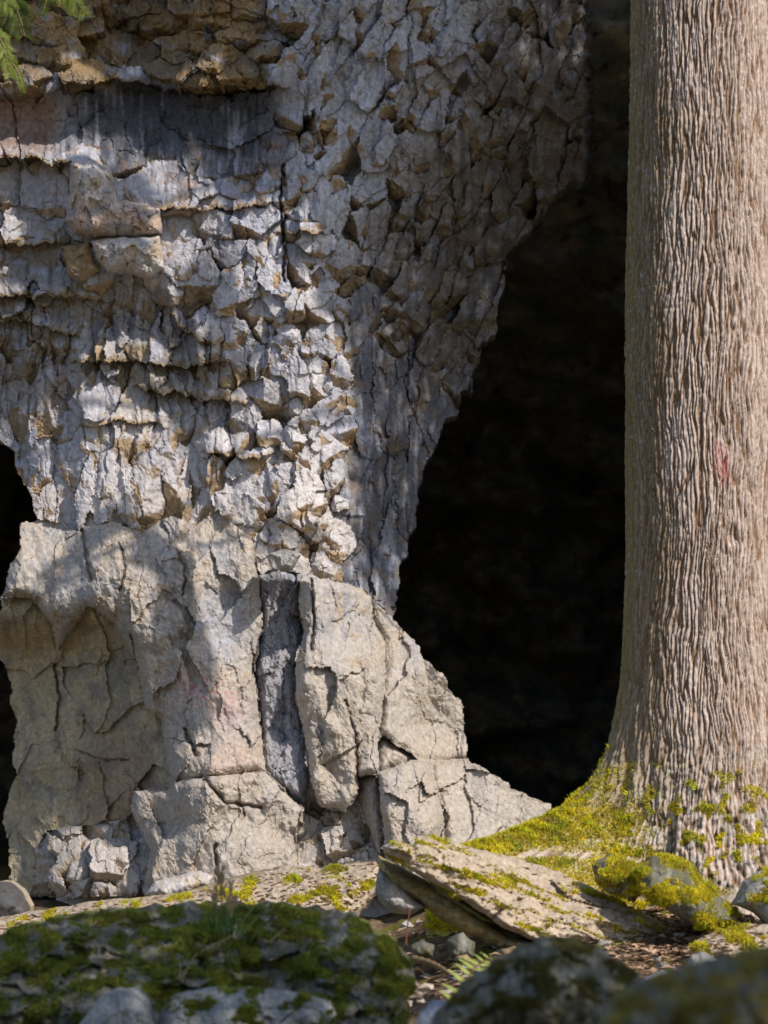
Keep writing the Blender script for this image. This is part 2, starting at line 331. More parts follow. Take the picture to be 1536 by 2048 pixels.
    f_big = facet(WX / 130, WY / 210, 38, 2.0)
    f_mid, u_mid = chips(WX / 27, WY / 58, 31); f_sm, u_sm = chips(WX / 12 + .3 * f_mid, WY / 27, 32); f_hi = fbm(WX / 9, WY / 14, 3, 33)
    diag = (WX * .92 + WY * .38); diag2 = (-WX * .38 + WY * .92)
    f_dg, u_dg = chips(diag / 27, diag2 / 84, 35, 3.0, .30)
    f_col, u_col = chips(WX / 19, WY / 125, 36, 1.8, .40)
    BX = WX + 22 * n2(PX / 80, PY / 80, 136); BY = WY + 22 * n2(PX / 80, PY / 80, 137)
    f_rk = tri(BX / 75, BY / 105 + .35 * BX / 75, 131); f_rk2 = tri(BX / 27 + .2 * BY / 27, BY / 40, 132) + .35 * facet(WX / 40, WY / 66, 138, 1.2); f_rks = facet(BX / 62, BY / 120, 139, 1.4); f_rk3 = fbm(PX / 26, PY / 34, 5, 133); pit = sst(.32, .6, fbm(PX / 5.5, PY / 6.5, 2, 134) + .45 * fbm(PX / 60, PY / 60, 3, 135))
    streak = fbm(PX / 16, PY / 120, 4, 41); blot = fbm(PX / 105, PY / 95, 4, 42); fine = fbm(PX / 6, PY / 8, 3, 43); och = fbm(PX / 34, PY / 26, 4, 44)
    fl = PX.ravel(), PY.ravel()
    crk = np.zeros(PX.shape)
    for cl, cw_, cd_ in (([(165,1060),(172,1110),(182,1160)], 3.5, .05), ([(352,1100),(372,1140),(366,1190)], 3, .04), ([(370,1460),(392,1510)], 4, .06), ([(240,1090),(250,1130),(240,1180)], 3, .04),
                         ([(110,1330),(120,1400),(112,1460)], 3, .05), ([(150,1500),(210,1522),(262,1520)], 2, .025), ([(622,1160),(628,1240),(622,1300)], 3, .05),
                         ([(716,1555),(712,1470),(690,1400)], 3, .05), ([(430,1690),(440,1790)], 3.5, .05), ([(410,1560),(450,1604),(520,1615)], 3.5, .05), ([(566,330),(561,400),(569,480),(567,560)], 3, .10)):
        q_, _, _ = edgedist(PX + 4 * n2(PX / 14, PY / 14, 26), PY + 3 * n2(PX / 14, PY / 14, 25), cl, False); crk = np.maximum(crk, cd_ * np.exp(-(q_ / cw_) ** 2))
    flat = {k: v.ravel() for k, v in dict(B=B, P=P, WX=WX, WY=WY, mid=f_mid, sm=f_sm, hi=f_hi, dg=f_dg, colm=f_col, st=streak, bl=blot, fi=fine, oc=och, gap=gap, off=(B - base_at(PX, PY)[0]), bedu=bedu, crk=crk, busy=busy, big=f_big, rk=f_rk, rk2=f_rk2, rk3=f_rk3, rks=f_rks, pit=pit, um=u_mid * 1., us=u_sm * 1., ud=u_dg * 1., uc=u_col * 1.).items()}
    labf = lab.ravel(); Qf = quads.reshape(-1, 4)
    order = np.argsort(labf, kind='stable'); ls = labf[order]
    cut = np.searchsorted(ls, np.arange(len(seeds) + 1))
    pieces = []
    for k, (x, y, cw, ch, a, ri) in enumerate(seeds):
        q = Qf[order[cut[k]:cut[k + 1]]]
        if len(q) < 14: continue
        hand = ri < 0
        if hand: nm, poly, prot, sty, hlab, hcat = HAND[k - nv]
        else: nm, poly, _w, _h_, an, tilt, bs, bst, ss, rel, sty = REG[ri]
        u_, qq = compact(q)
        g = {n: v[u_] for n, v in flat.items()}
        px = fl[0][u_]; py = fl[1][u_]
        dx = g['WX'] - x; dy = g['WY'] - y
        u = (dx * math.cos(a) + dy * math.sin(a)) / cw; v = (-dx * math.sin(a) + dy * math.cos(a)) / ch
        r = np.random.default_rng(1000 + k)
        if hand:
            ed, _, _ = edgedist(px, py, poly); t_ = np.clip(ed / 20, 0, 1)
            Y = 20 + g['B'] - (prot + (.02 if sty == 'recess' else .08) * t_ * (2 - t_)) * (sst(1020, 1170, py) if x < 300 and y < 1350 else 1.0) - .12 * g['rk'] - .055 * g['rk2'] - .016 * g['rk3'] - .07 * g['rks'] - .005 * g['hi'] + .005 * g['pit'] * (g['bl'] > .1) + g['crk']
            if sty == 'blue': Y = Y - .03 * g['colm'] - .015 * g['sm']
            V = W(px, py, Y)
            warm = sst(-.5, .5, g['bl'] + .3 * g['oc'])
            c = mix(PALE, CREAM * 1.05, warm); c = mix(c, GREY, .5 * sst(.05, .6, g['st'] - .2 * g['bl'])); c = mix(c, OCHRE * 1.05, .5 * sst(.25, .7, g['oc'] + .15 * g['bl'])); c = mix(c, BROWN, .35 * g['pit'] * sst(-.1, .3, g['bl']))
            if sty == 'blue': c = mix(c, mix(GREY, DARK * 2.6, sst(-.1, .7, g['st'])), .65)
            if sty == 'recess': c = rec_col(px, py, c)
            if sty == 'butt': c = butt_col(px, py, c)
            c = mix(c, BROWN * .6, np.clip(g['crk'] * 10, 0, .5)) * .76 * (1 + .13 * g['fi'])[:, None]
            pieces.append((1e9 - k, V, qq, c, (nm, hlab, hcat))); continue
        h0 = (r.random() - .45) * rel
        sc_ = ch / 58.0 if sty in ('cube', 'flake') else 1.0
        big = 9.0
        planes = [h0 + r.normal(0, tilt) * u + (r.normal(.5, .6) * tilt) * v,
                  h0 + bs * sc_ * r.uniform(.7, 1.7) * (bst + .14 + r.uniform(-.1, .14) - v - r.normal(0, .4) * u),
                  h0 + (bs * r.uniform(.2, .6) * (.42 + v + r.normal(0, .4) * u) if r.random() < .35 else big),
                  h0 + (ss * r.uniform(.5, 1.8) * (.26 + r.uniform(-.2, .2) - u + r.normal(0, .4) * v) if r.random() < .55 else big),
                  h0 + (ss * r.uniform(.5, 1.8) * (.26 + r.uniform(-.2, .2) + u + r.normal(0, .4) * v) if r.random() < .45 else big)]
        planes = [q + 0 * u for q in planes]
        pl = np.stack(planes); p = pl.min(0); am = pl.argmin(0)
        b0, p0 = base_at(np.array(x), np.array(y))
        base = .75 * g['B'] + .25 * (b0 + g['off'])
        bz = .35 + .65 * g['busy']; Bg = .04 * g['big']
        if sty == 'flake': d = Bg + (.55 + .45 * g['busy']) * (.056 * g['dg'] + .010 * g['sm']) + .004 * g['hi']; ub = np.maximum(g['ud'], .4 * g['us'] * g['busy'])
        elif sty == 'col': d = Bg + .040 * g['colm'] + bz * (.022 * g['mid'] + .006 * g['sm']) + .004 * g['hi']; ub = np.maximum(g['uc'], .6 * g['um'])
        elif sty == 'dark': d = Bg + .030 * g['colm'] + bz * .020 * g['dg'] + .005 * g['hi']; ub = .4 * g['ud']
        elif sty == 'stain': d = .020 * g['mid'] + .006 * g['sm'] + .005 * g['hi']; ub = 0 * u
        elif sty == 'brown': d = Bg + bz * (.034 * g['mid'] + .014 * g['sm']) + .008 * g['hi']; ub = g['um']
        elif sty == 'ledge': d = Bg + bz * (.026 * g['mid'] + .008 * g['sm']) + .004 * g['hi']; ub = .7 * g['um']
        else: d = Bg + (.5 + .5 * g['busy']) * (.036 * g['mid'] + .009 * g['sm']) + .004 * g['hi']; ub = np.maximum(g['um'], .4 * g['us'] * g['busy'])
        Y = 20 + base - p - d + .03 * g['gap'] * max(0, r.uniform(-1.3, .9)) + g['crk']
        V = W(px, py, Y)
        # colours of the stone, with shade painted in where marked
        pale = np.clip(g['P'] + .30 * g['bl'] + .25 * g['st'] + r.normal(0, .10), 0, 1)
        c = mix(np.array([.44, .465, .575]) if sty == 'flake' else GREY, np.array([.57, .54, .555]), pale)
        c = mix(c, GREY * .62, .75 * sst(.15, .75, g['st'] - .3 * g['P'] + .25))
        under = np.maximum(np.maximum((am == 1) * 1.0, ub), g['bedu'])
        c = mix(c, OCHRE * r.uniform(.8, 1.1), .84 * under * sst(-.6, .2, g['oc'] + .2))
        c = mix(c, OCHRE, .35 * sst(.4, .85, g['oc']))
        if sty == 'brown': c = c * .7; c = mix(c, mix(np.array([.31, .205, .085]), BROWN * .75, sst(-.3, .5, g['bl'])), .9 * sst(-.7, .2, g['oc'] + .2) * sst(680, 480, px + 40 * g['bl']))
        if sty == 'stain' or (sty in ('ledge', 'cube') and y < 330 and x < 600):
            s_ = sst(150, 185, py + 25 * g['bl']) * sst(420, 280, py + 95 * g['st'] + 30 * g['bl']) * sst(75, 190, px + 60 * g['bl']) * sst(610, 500, px + 40 * g['st'])
            c = mix(c, DARK * .8, .95 * s_ * sst(-.75, .05, g['st'] + .5 * g['bl'] + .6 * g['fi'] * .4 + .2))
            rb = sst(190, 205, py) * sst(330, 280, py) * sst(130, 80, px + 30 * g['bl']); c = mix(c, REDB, .8 * rb)
        if sty == 'ledge': c = mix(c, REDB * 1.35, .5 * sst(.1, .6, g['oc'] + .3 * g['bl']) * sst(560, 480, py)); c = mix(c, DARK * 1.6, .65 * sst(.15, .55, g['bl'] + .35 * g['st']) * sst(170, 320, px))
        if sty == 'dark': c = mix(c, DARK * 1.25, .82 * sst(-.5, .25, g['st'] + .25)); c = mix(c, BROWN * .8, .5 * sst(0, .5, g['oc']))  # cave-side columns painted darker for the shade they stand in
        if sty == 'flake': c = c * (1 - .35 * sst(800, 1150, px + .45 * py + 60 * g['bl']))[:, None]; c = mix(c, BROWN * .62, .75 * sst(-.7, .3, g['oc'] + .35 * g['bl'] + .15) * sst(820, 1130, px + .42 * py + 70 * g['bl'])); c = mix(c, DARK * 1.3, .6 * sst(-.1, .5, g['st'] + .3 * g['oc']) * sst(880, 1080, px + .42 * py + 50 * g['bl'])); c = mix(c, np.array([.12, .092, .055]), .93 * sst(1150, 1190, px + 20 * g['oc'] - .05 * py))  # face darkened towards the cave, its shade painted into the colour
        if sty == 'col' and x < 130: c = mix(c, REDB * .9, .5 * sst(-.2, .5, g['bl']) * sst(640, 760, py))
        if sty in ('col', 'ledge'): c = mix(c, np.array([.26, .215, .155]), .8 * sst(-.5, .3, g['oc'] + g['bl'] * .5 + .2) * np.clip(np.exp(-(((px - 330) / 120) ** 2 + ((py - 740) / 120) ** 2)) + np.exp(-(((px - 40) / 110) ** 2 + ((py - 680) / 150) ** 2)) + .8 * np.exp(-(((px - 90) / 80) ** 2 + ((py - 500) / 60) ** 2)), 0, 1))  # brown patches paint in the shade of the left recesses
        if sty in ('col', 'cube'): c = mix(c, mix(CREAM, PALE, sst(-.3, .3, g['bl'])), .55 * sst(900, 1060, py + 50 * g['bl']) * (1 - under))
        if nm in 'PQ': c = mix(c, CREAM, .4) * .85
        c = c * (1 + .16 * g['fi'])[:, None] * r.uniform(.88, 1.10)
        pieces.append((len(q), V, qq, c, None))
    def skirted(V, qq, c, back=.32):   # the block's sides run back into the cliff
        e_ = rim(qq); ring = np.unique(e_); n0 = len(V)
        mp = np.full(n0, -1); mp[ring] = n0 + np.arange(len(ring))
        Vb = V[ring].copy(); Vb[:, 1] += back
        VV = np.concatenate([V, Vb]); CC = np.concatenate([c, c[ring] * .98])
        sk = np.stack([e_[:, 1], e_[:, 0], mp[e_[:, 0]], mp[e_[:, 1]]], 1)
        return VV, np.concatenate([qq, sk]), CC
    pieces.sort(key=lambda t: -t[0])
    rest = []; nb = 0
    for n, V, qq, c, info in pieces:
        VV, QQ, CC = skirted(V, qq, c, .5 if info else .32)
        if info and info[2]: mk(info[0], VV, QQ, M_ROCK, None, CC, False, info[1], info[2], base=True)
        elif info: mk(info[0], VV, QQ, M_ROCK, cliff, CC)
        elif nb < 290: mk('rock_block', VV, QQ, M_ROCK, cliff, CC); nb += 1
        else: rest.append((VV, QQ, CC))
    if rest:
        off = 0; Vs = []; Qs = []; Cs = []
        for VV, QQ, CC in rest: Vs.append(VV); Qs.append(QQ + off); Cs.append(CC); off += len(VV)
        mk('rock_fragments', np.concatenate(Vs), np.concatenate(Qs), M_ROCK, cliff, np.concatenate(Cs), kind='stuff')
    print('blocks', len(pieces))
build_face()

# the rock mass behind and round the fractured face (also outside the frame)
def build_core():
    gx = np.concatenate([np.arange(-2600, -80, 60), np.arange(-80, 1240, 12), np.arange(1240, 6600, 60)])
    gy = np.concatenate([np.arange(-3200, -80, 60), np.arange(-80, 1960, 12)])
    PX, PY = np.meshgrid(gx, gy)
    cx = np.clip(PX, -75, 1290); cy = np.clip(PY, -75, 1780)
    B, P = base_at(cx, cy)
    ins = sst(-60, 40, PX) * sst(-60, 40, PY)
    B = B + .20 * ins
    right = sst(1400, 1600, PX); B = np.where(PX > 1180, B * (1 - right) + right * (-.3), B)
    B = B - .00028 * np.clip(-100 - PY, 0, 1500)
    amp = np.where(ins > .5, .03, .14)
    d = amp * (facet(PX / 95, PY / 75, 51) + .5 * facet(PX / 40, PY / 60, 52)) + .03 * fbm(PX / 20, PY / 25, 3, 53)
    V = W(PX, PY, 20 + B - d)
    QX = (PX[:-1, :-1] + PX[1:, 1:]) / 2; QY = (PY[:-1, :-1] + PY[1:, 1:]) / 2
    holeR = [(1420,-420),(1160,-420),(1160,240),(1150,320),(1105,345),(1055,395),(985,490),(965,640),(935,690),(910,770),(880,780),(875,830),(845,840),(815,930),(800,985),(795,1043),(775,1100),(757,1173),(752,1240),(830,1340),(875,1410),(890,1510),(960,1570),(1040,1625),(1040,1960),(1560,1960),(1560,-420)]
    holeL = [(-700,1000),(-300,830),(-60,810),(20,850),(65,920),(100,980),(105,1050),(115,1250),(115,1960),(-700,1960)]
    keep = ~(inside(QX, QY, holeR) | inside(QX, QY, holeL))
    ny, nx = PX.shape; idx = np.arange(ny * nx).reshape(ny, nx)
    Q = np.stack([idx[:-1, :-1], idx[1:, :-1], idx[1:, 1:], idx[:-1, 1:]], -1)[keep]
    u, Q = compact(Q)
    c = mix(GREY, PALE, np.clip(P + .3 * fbm(PX / 90, PY / 120, 4, 54), 0, 1)); c = mix(c, OCHRE, .5 * sst(.1, .7, fbm(PX / 60, PY / 50, 4, 55)))
    V = V.reshape(-1, 3)[u]; c = c.reshape(-1, 3)[u]
    e_ = rim(Q); ring = np.unique(e_); mp = np.full(len(V), -1); mp[ring] = len(V) + np.arange(len(ring))
    Vb = V[ring].copy(); Vb[:, 1] += 1.2
    sk = np.stack([e_[:, 1], e_[:, 0], mp[e_[:, 0]], mp[e_[:, 1]]], 1)
    mk('rock_mass', np.concatenate([V, Vb]), np.concatenate([Q, sk]), M_ROCK, cliff, np.concatenate([c, c[ring]]))
build_core()

# the cave behind: back wall, roof and sides as one broken shell
def build_cave():
    gx = np.arange(-1500, 2600, 14); gy = np.arange(-900, 2000, 14)
    PX, PY = np.meshgrid(gx, gy)
    t = sst(150, 1300, PY)
    D = .75 + 1.1 * sst(-150, 420, PY) + 5.2 * t
    D = D - 2.2 * sst(1240, 1700, PX) - 2.5 * sst(200, -300, PX) * 0 - 4.0 * sst(-500, -1400, PX)
    D = D - .6 * sst(1500, 1900, PY)
    lump = facet(PX / 120, PY / 90, 61, 2) * .55 + facet(PX / 55, PY / 40, 62, 2) * .22 + .1 * fbm(PX / 20, PY / 14, 3, 63) + .5 * fbm(PX / 240, PY / 150, 3, 64)
    V = W(PX, PY, 20 + np.maximum(D - lump * (.35 + .65 * t), .9))
    c = mix(np.array([.14, .13, .115]), np.array([.22, .17, .11]), sst(-.2, .5, fbm(PX / 60, PY / 40, 4, 65)))  # rock colour kept dark, painting in the gloom of the cave
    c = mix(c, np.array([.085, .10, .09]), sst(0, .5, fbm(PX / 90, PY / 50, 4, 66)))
    ny, nx = PX.shape; idx = np.arange(ny * nx).reshape(ny, nx)
    Q = np.stack([idx[:-1, :-1], idx[1:, :-1], idx[1:, 1:], idx[:-1, 1:]], -1).reshape(-1, 4)
    mk('cave_wall', V.reshape(-1, 3), Q, M_CAVE, None, c.reshape(-1, 3), True, 'rock darkened for shade inside the cave behind the pale cliff pillar', kind='structure')
build_cave()

# ------------------------------------------------------------------ ground
GY = np.array([-80, 0, 5, 10, 11, 12, 13, 14, 15, 17, 19, 22, 40, 90.]); GZ = np.array([-1.3, -1.2, -1.05, -.86, -.82, -.79, -.76, -.70, -.60, -.66, -.76, -.70, -.5, -.5])
def ground_z(x, y):
    z = np.interp(y, GY, GZ) + CZ - .20 * sst(.6, -.1, x) * sst(11.0, 12.5, y) * sst(21, 18.5, y)
    return z + .05 * fbm(x / .9, y / .9, 3, 71) + .02 * fbm(x / .2, y / .2, 3, 72)
def build_ground():
    gx = np.concatenate([-np.geomspace(90, 2.0, 26), np.arange(-1.98, 2.2, .022), np.geomspace(2.24, 90, 26)])
    gy = np.concatenate([-np.geomspace(80, .4, 20), np.arange(0, 11, .2), np.arange(11, 19.5, .022), np.arange(19.5, 30, .3), np.geomspace(30, 90, 8)])
    X, Y = np.meshgrid(gx, gy); Z = ground_z(X, Y)
    Z = Z + np.where((Y > 11) & (Y < 19.5), .014 * facet(X / .06, Y / .09, 73), 0)
    c = mix(np.array([.085, .055, .035]), np.array([.22, .16, .10]), sst(-.5, .5, fbm(X / .12, Y / .12, 4, 74)))
    c = mix(c, MOSSC, .85 * sst(.0, .35, fbm(X / .5, Y / .5, 4, 75) + .25 * sst(.2, .8, X) - .1))
    c = mix(c, np.array([.05, .035, .022]), sst(.38, .3, np.hypot((X - .18) / .5, (Y - 13.0) / 1.0) * .35) * 0)
    ny, nx = X.shape; idx = np.arange(ny * nx).reshape(ny, nx)
    Q = np.stack([idx[:-1, :-1], idx[:-1, 1:], idx[1:, 1:], idx[1:, :-1]], -1).reshape(-1, 4)
    mk('ground', np.stack([X, Y, Z], -1).reshape(-1, 3), Q, M_SOIL, None, c.reshape(-1, 3), True, 'leaf littered forest soil with moss below the cliff', kind='structure')
build_ground()

# ------------------------------------------------------------------ single rocks from their outline, distance and thickness
def moss_mesh(name, P, N, parent, size=.012, colr=(.25, .235, .02), seed=0, spread=.9, label=None):
    """tiny upright blades growing at points P with normals N"""
    r = np.random.default_rng(seed); n = len(P)
    d = N * .8 + r.normal(0, .45, (n, 3)) * spread; d[:, 2] += .25; d /= np.linalg.norm(d, axis=1)[:, None]
    t = np.cross(d, r.normal(0, 1, (n, 3))); t /= np.linalg.norm(t, axis=1)[:, None] + 1e-9
    cu = fbm(P[:, 0] / .045 + P[:, 1] / .09, P[:, 2] / .045, 3, seed + 3); tone = fbm(P[:, 0] / .09 + P[:, 1] / .2, P[:, 2] / .09, 3, seed + 4)
    P = P + N * (np.clip(cu + .2, 0, 1) * size * .9)[:, None]
    L = size * (r.uniform(.5, 1.4, n) * (1 + .6 * cu))[:, None]; wd = size * r.uniform(.16, .34, n)[:, None]
    V = np.stack([P - t * wd - d * L * .15, P + t * wd - d * L * .15, P + d * L], 1)
    base = np.array(colr) * r.uniform(.55, 1.25, n)[:, None]; base[:, 0] *= r.uniform(.8, 1.25, n)
    base *= (1 + .35 * tone + .25 * cu)[:, None]; base = mix(base, np.array([.30, .19, .06]) * (colr[0] / .40), .6 * sst(.15, .7, -tone)); base = mix(base, base * np.array([.6, 1.0, .9]), .5 * sst(.2, .7, cu - tone))
    br = r.random(n) < .08; base[br] = np.array([.24, .15, .05]) * r.uniform(.7, 1.2, br.sum())[:, None]
    C = np.stack([base * .8, base * .8, base * 1.1], 1)
    return mk(name, V.reshape(-1, 3), np.arange(3 * n).reshape(-1, 3), M_MOSS, parent, C.reshape(-1, 3), kind='stuff', label=label)

def leaves(name, P, size, colr, parent, seed, mat=None, flatness=.5, kind=None, **kw):
    r = np.random.default_rng(seed); n = len(P)
    nrm = r.normal(0, 1, (n, 3)); nrm[:, 2] += flatness * 3; nrm /= np.linalg.norm(nrm, axis=1)[:, None]
    t = np.cross(nrm, r.normal(0, 1, (n, 3))); t /= np.linalg.norm(t, axis=1)[:, None]; b = np.cross(nrm, t)
    L = (size * r.uniform(.7, 1.3, n))[:, None]
    V = np.stack([P - t * L * .5, P + b * L * .36 + t * L * .05 + nrm * L * .1, P + t * L * .55 - nrm * L * .08, P - b * L * .36 + t * L * .05 + nrm * L * .1], 1)
    c = np.array(colr) * r.uniform(.6, 1.3, n)[:, None]; C = np.repeat(c[:, None], 4, 1)
    return mk(name, V.reshape(-1, 3), np.arange(4 * n).reshape(-1, 4), mat or M_LEAF, parent, C.reshape(-1, 3), kind=kind, **kw)

def rock(name, poly, Y, T, rnd=60, lean=(0, 0), st=3.0, rel=(.03, .012, .004), fs=(60, 24), pal=None, style='pale', back=None, seed=0, cracks=(),
         depthfn=None, colfn=None, moss=0.0, mosscut=.15, nmoss=0, litter=0, mdir=None, mossize=.012, mosscol=(.72, .64, .045), parent=None, wob=3.0, smooth=True, power=2.0, aniso=1.4, bake=None, **tags):
    poly = [tuple(map(float, p)) for p in poly]
    xs = np.array([p[0] for p in poly]); ys = np.array([p[1] for p in poly])
    gx = np.arange(xs.min() - st, xs.max() + 2 * st, st); gy = np.arange(ys.min() - st, ys.max() + 2 * st, st)
    PX, PY = np.meshgrid(gx, gy)
    wx = PX + wob * n2(PX / 28, PY / 28, seed + 1) + .2 * wob * n2(PX / 9, PY / 9, seed + 2); wy = PY + wob * n2(PX / 28, PY / 28, seed + 3) + .2 * wob * n2(PX / 9, PY / 9, seed + 4)
    ins = inside(wx, wy, poly); d, bx, by = edgedist(wx, wy, poly)
    PX = np.where(ins, PX, PX + (bx - wx)); PY = np.where(ins, PY, PY + (by - wy)); d = np.where(ins, d, 0)
    any_ = ins[:-1, :-1] | ins[1:, :-1] | ins[1:, 1:] | ins[:-1, 1:]
    ny, nx = PX.shape; idx = np.arange(ny * nx).reshape(ny, nx)
    Q = np.stack([idx[:-1, :-1], idx[1:, :-1], idx[1:, 1:], idx[:-1, 1:]], -1)[any_]
    u, Q = compact(Q)
    px = PX.ravel()[u]; py = PY.ravel()[u]; d = d.ravel()[u]
    t = np.clip(d / rnd, 0, 1); prof = (1 - (1 - t) ** power) ** (1 / power)
    cx, cy = xs.mean(), ys.mean(); k = Y / F
    ln = (lean[0] * (px - cx) + lean[1] * (cy - py)) * k
    ww = px + 8 * n2(px / 40, py / 40, seed + 5), py + 8 * n2(px / 40, py / 40, seed + 6)
    rl = rel[0] * (1.5 * tri(ww[0] / fs[0], ww[1] / (fs[0] * aniso) + .3 * ww[0] / fs[0], seed + 7) + .35 * facet(ww[0] / fs[0], ww[1] / (fs[0] * aniso), seed + 7, 2.2)) + rel[1] * facet(ww[0] / fs[1], ww[1] / (fs[1] * aniso), seed + 8, 2.2) + rel[2] * fbm(px / 9, py / 10, 4, seed + 9)
    yy = Y + ln - T * prof - rl * (.25 + .75 * np.clip(d / 12, 0, 1))
    if depthfn is not None: yy = yy + depthfn(px, py)
    crk = np.zeros(len(px))
    for cl, cwid, cdep in cracks:
        q, _, _ = edgedist(px + 4 * n2(px / 14, py / 14, seed + 11), py + 4 * n2(px / 14, py / 14, seed + 12), cl, False)
        g = np.exp(-(q / cwid) ** 2); yy = yy + cdep * g; crk = np.maximum(crk, g)
    V = W(px, py, yy)
    a1 = fbm(px / 45, py / 60, 4, seed + 13); a2 = fbm(px / 18, py / 90, 4, seed + 14); a3 = fbm(px / 7, py / 8, 3, seed + 15)
    if style == 'pale': c = mix(PALE, CREAM, sst(-.3, .4, a1)); c = mix(c, GREY, .55 * sst(0, .6, a2)); c = mix(c, OCHRE, .45 * sst(.2, .7, a1 - a2 * .5))
    elif style == 'blue': c = mix(GREY, PALE, sst(-.2, .6, a2)); c = mix(c, DARK * 1.6, .5 * sst(.0, .6, a1))
    elif style == 'brown': c = mix(OCHRE, BROWN, sst(-.4, .4, a1)); c = mix(c, GREY * .7, .5 * sst(0, .6, a2))
    elif style == 'mossy': c = mix(np.array([.15, .145, .115]), np.array([.27, .26, .22]), sst(-.2, .6, a2)); c = mix(c, np.array([.09, .08, .035]), .7 * sst(-.1, .4, a1))
    elif style == 'grey': c = mix(np.array([.27, .27, .26]), np.array([.42, .40, .37]), sst(-.4, .5, a1 + a3 * .4))
    elif style == 'litter': c = mix(np.array([.42, .33, .24]), np.array([.55, .47, .38]), sst(-.4, .4, a3)); c = mix(c, np.array([.25, .16, .09]), .6 * sst(.1, .6, fbm(px / 20, py / 5, 4, seed + 19)))
    c = c * (1 + .2 * a3)[:, None]
    pit = sst(.35, .6, fbm(px / 5, py / 6, 2, seed + 16) + .4 * a1); 
    if style in ('pale',): yy = yy + .006 * pit; V = W(px, py, yy); c = mix(c, BROWN, .45 * pit)
    c = mix(c, BROWN * .6, .5 * crk)
    if colfn is not None: c = colfn(px, py, c)
    mm = None
    if moss > 0:
        up = np.clip((ys.max() - py) / (ys.max() - ys.min()), 0, 1)
        mu, mv = (px / 60, py / 38) if mdir is None else ((px + mdir * py) / 150, (py - mdir * px) / 17)
        mm = sst(mosscut, mosscut + .55, fbm(mu, mv, 4, seed + 17) + .3 * fbm(px / 8, py / 6, 3, seed + 18) + .25 * (up - .5)) * moss
        c = mix(c, np.array(mosscol) * .55, np.clip(mm, 0, 1) * .9)
    e_ = rim(Q); ring = np.unique(e_); n0 = len(V); mp = np.full(n0, -1); mp[ring] = n0 + np.arange(len(ring))
    if back is None: back = T
    # back: a coarser mirrored shell closes the stone
    Vb = V[ring].copy(); Vb[:, 1] += back * .5
    cen = V[ring].mean(0); Vc = Vb.copy(); Vc[:, 1] += back * .6; Vc[:, [0, 2]] = cen[[0, 2]] + (Vb[:, [0, 2]] - cen[[0, 2]]) * .72
    m2 = np.full(n0, -1); m2[ring] = n0 + len(ring) + np.arange(len(ring))
    tip = n0 + 2 * len(ring); Vt = cen.copy(); Vt[1] += back * 1.2
    VV = np.concatenate([V, Vb, Vc, Vt[None]]); cr = c[ring]; CC = np.concatenate([c, cr, cr, cr[:1]])
    s1 = np.stack([e_[:, 1], e_[:, 0], mp[e_[:, 0]], mp[e_[:, 1]]], 1); s2 = np.stack([mp[e_[:, 1]], mp[e_[:, 0]], m2[e_[:, 0]], m2[e_[:, 1]]], 1)
    s3 = np.stack([m2[e_[:, 1]], m2[e_[:, 0]], np.full(len(e_), tip), np.full(len(e_), tip)], 1)
    fs_all = (np.concatenate([Q, s1, s2]), s3[:, :3])
    o = mk(name, VV, fs_all, M_ROCK, parent, CC, smooth, **tags)
    if litter:
        r = np.random.default_rng(seed + 25); i = r.choice(n0, litter); leaves('leaf_litter', V[i] + np.array([0, -.003, .002]), .028, (.40, .26, .16), o, seed + 26, M_DRY, 2.5, kind='stuff')
    if nmoss and mm is not None and mm.max() > .05:
        # vertex normals from the grid
        fn = np.cross(V[Q[:, 2]] - V[Q[:, 0]], V[Q[:, 3]] - V[Q[:, 1]])
        vn = np.zeros_like(V)
        for kk in range(4): np.add.at(vn, Q[:, kk], fn)
        vn /= np.linalg.norm(vn, axis=1)[:, None] + 1e-12; vn[vn[:, 1] > 0] *= -1
        r = np.random.default_rng(seed + 5); pr = np.clip(mm, 0, None) ** 1.5 * (d > 1); pr = pr / pr.sum()
        i = r.choice(n0, nmoss, p=pr); P = V[i] + r.normal(0, st * k * .5, (nmoss, 3)) * np.array([1, .3, 1])
        if tags.get('cat') or parent is not None: moss_mesh('moss', P, vn[i], o, mossize, mosscol, seed + 6)
    return o

def ctrl(pts, sig):
    def f(px, py):
        num = 0; den = 1e-9
        for cx, cy, d in pts:
            k = np.exp(-((px - cx) ** 2 + (py - cy) ** 2) / (2 * sig * sig)) + 1e-6; num = num + k * d; den = den + k
        return num / den
    return f

# --- projecting ledges high on the face
rock('rock_block', [(140,326),(180,318),(222,336),(236,398),(322,414),(326,468),(270,476),(190,476),(150,466),(131,440),(139,395)], 19.98, .22, 34, (.1, -.1), 2.5, (.06, .03, .007), (48, 20), seed=102, parent=cliff, back=.5, smooth=False,
     colfn=lambda x, y, c: mix(mix(c, REDB * 1.5, .45 * sst(380, 430, y)), DARK * 2.4, .55 * sst(.1, .5, fbm(x / 40, y / 30, 3, 9))))
rock('rock_block', [(182,480),(240,474),(320,472),(330,535),(302,556),(252,540),(215,546),(194,520)], 19.96, .17, 26, (.1, -.2), 2.5, (.06, .03, .007), (42, 18), seed=103, parent=cliff, back=.5, smooth=False)
rock('rock_block', [(123,492),(178,484),(200,542),(162,570),(135,548)], 20.02, .12, 22, (0, 0), 2.5, (.03, .014, .005), (30, 14), style='brown', seed=104, parent=cliff, back=.5, smooth=False)

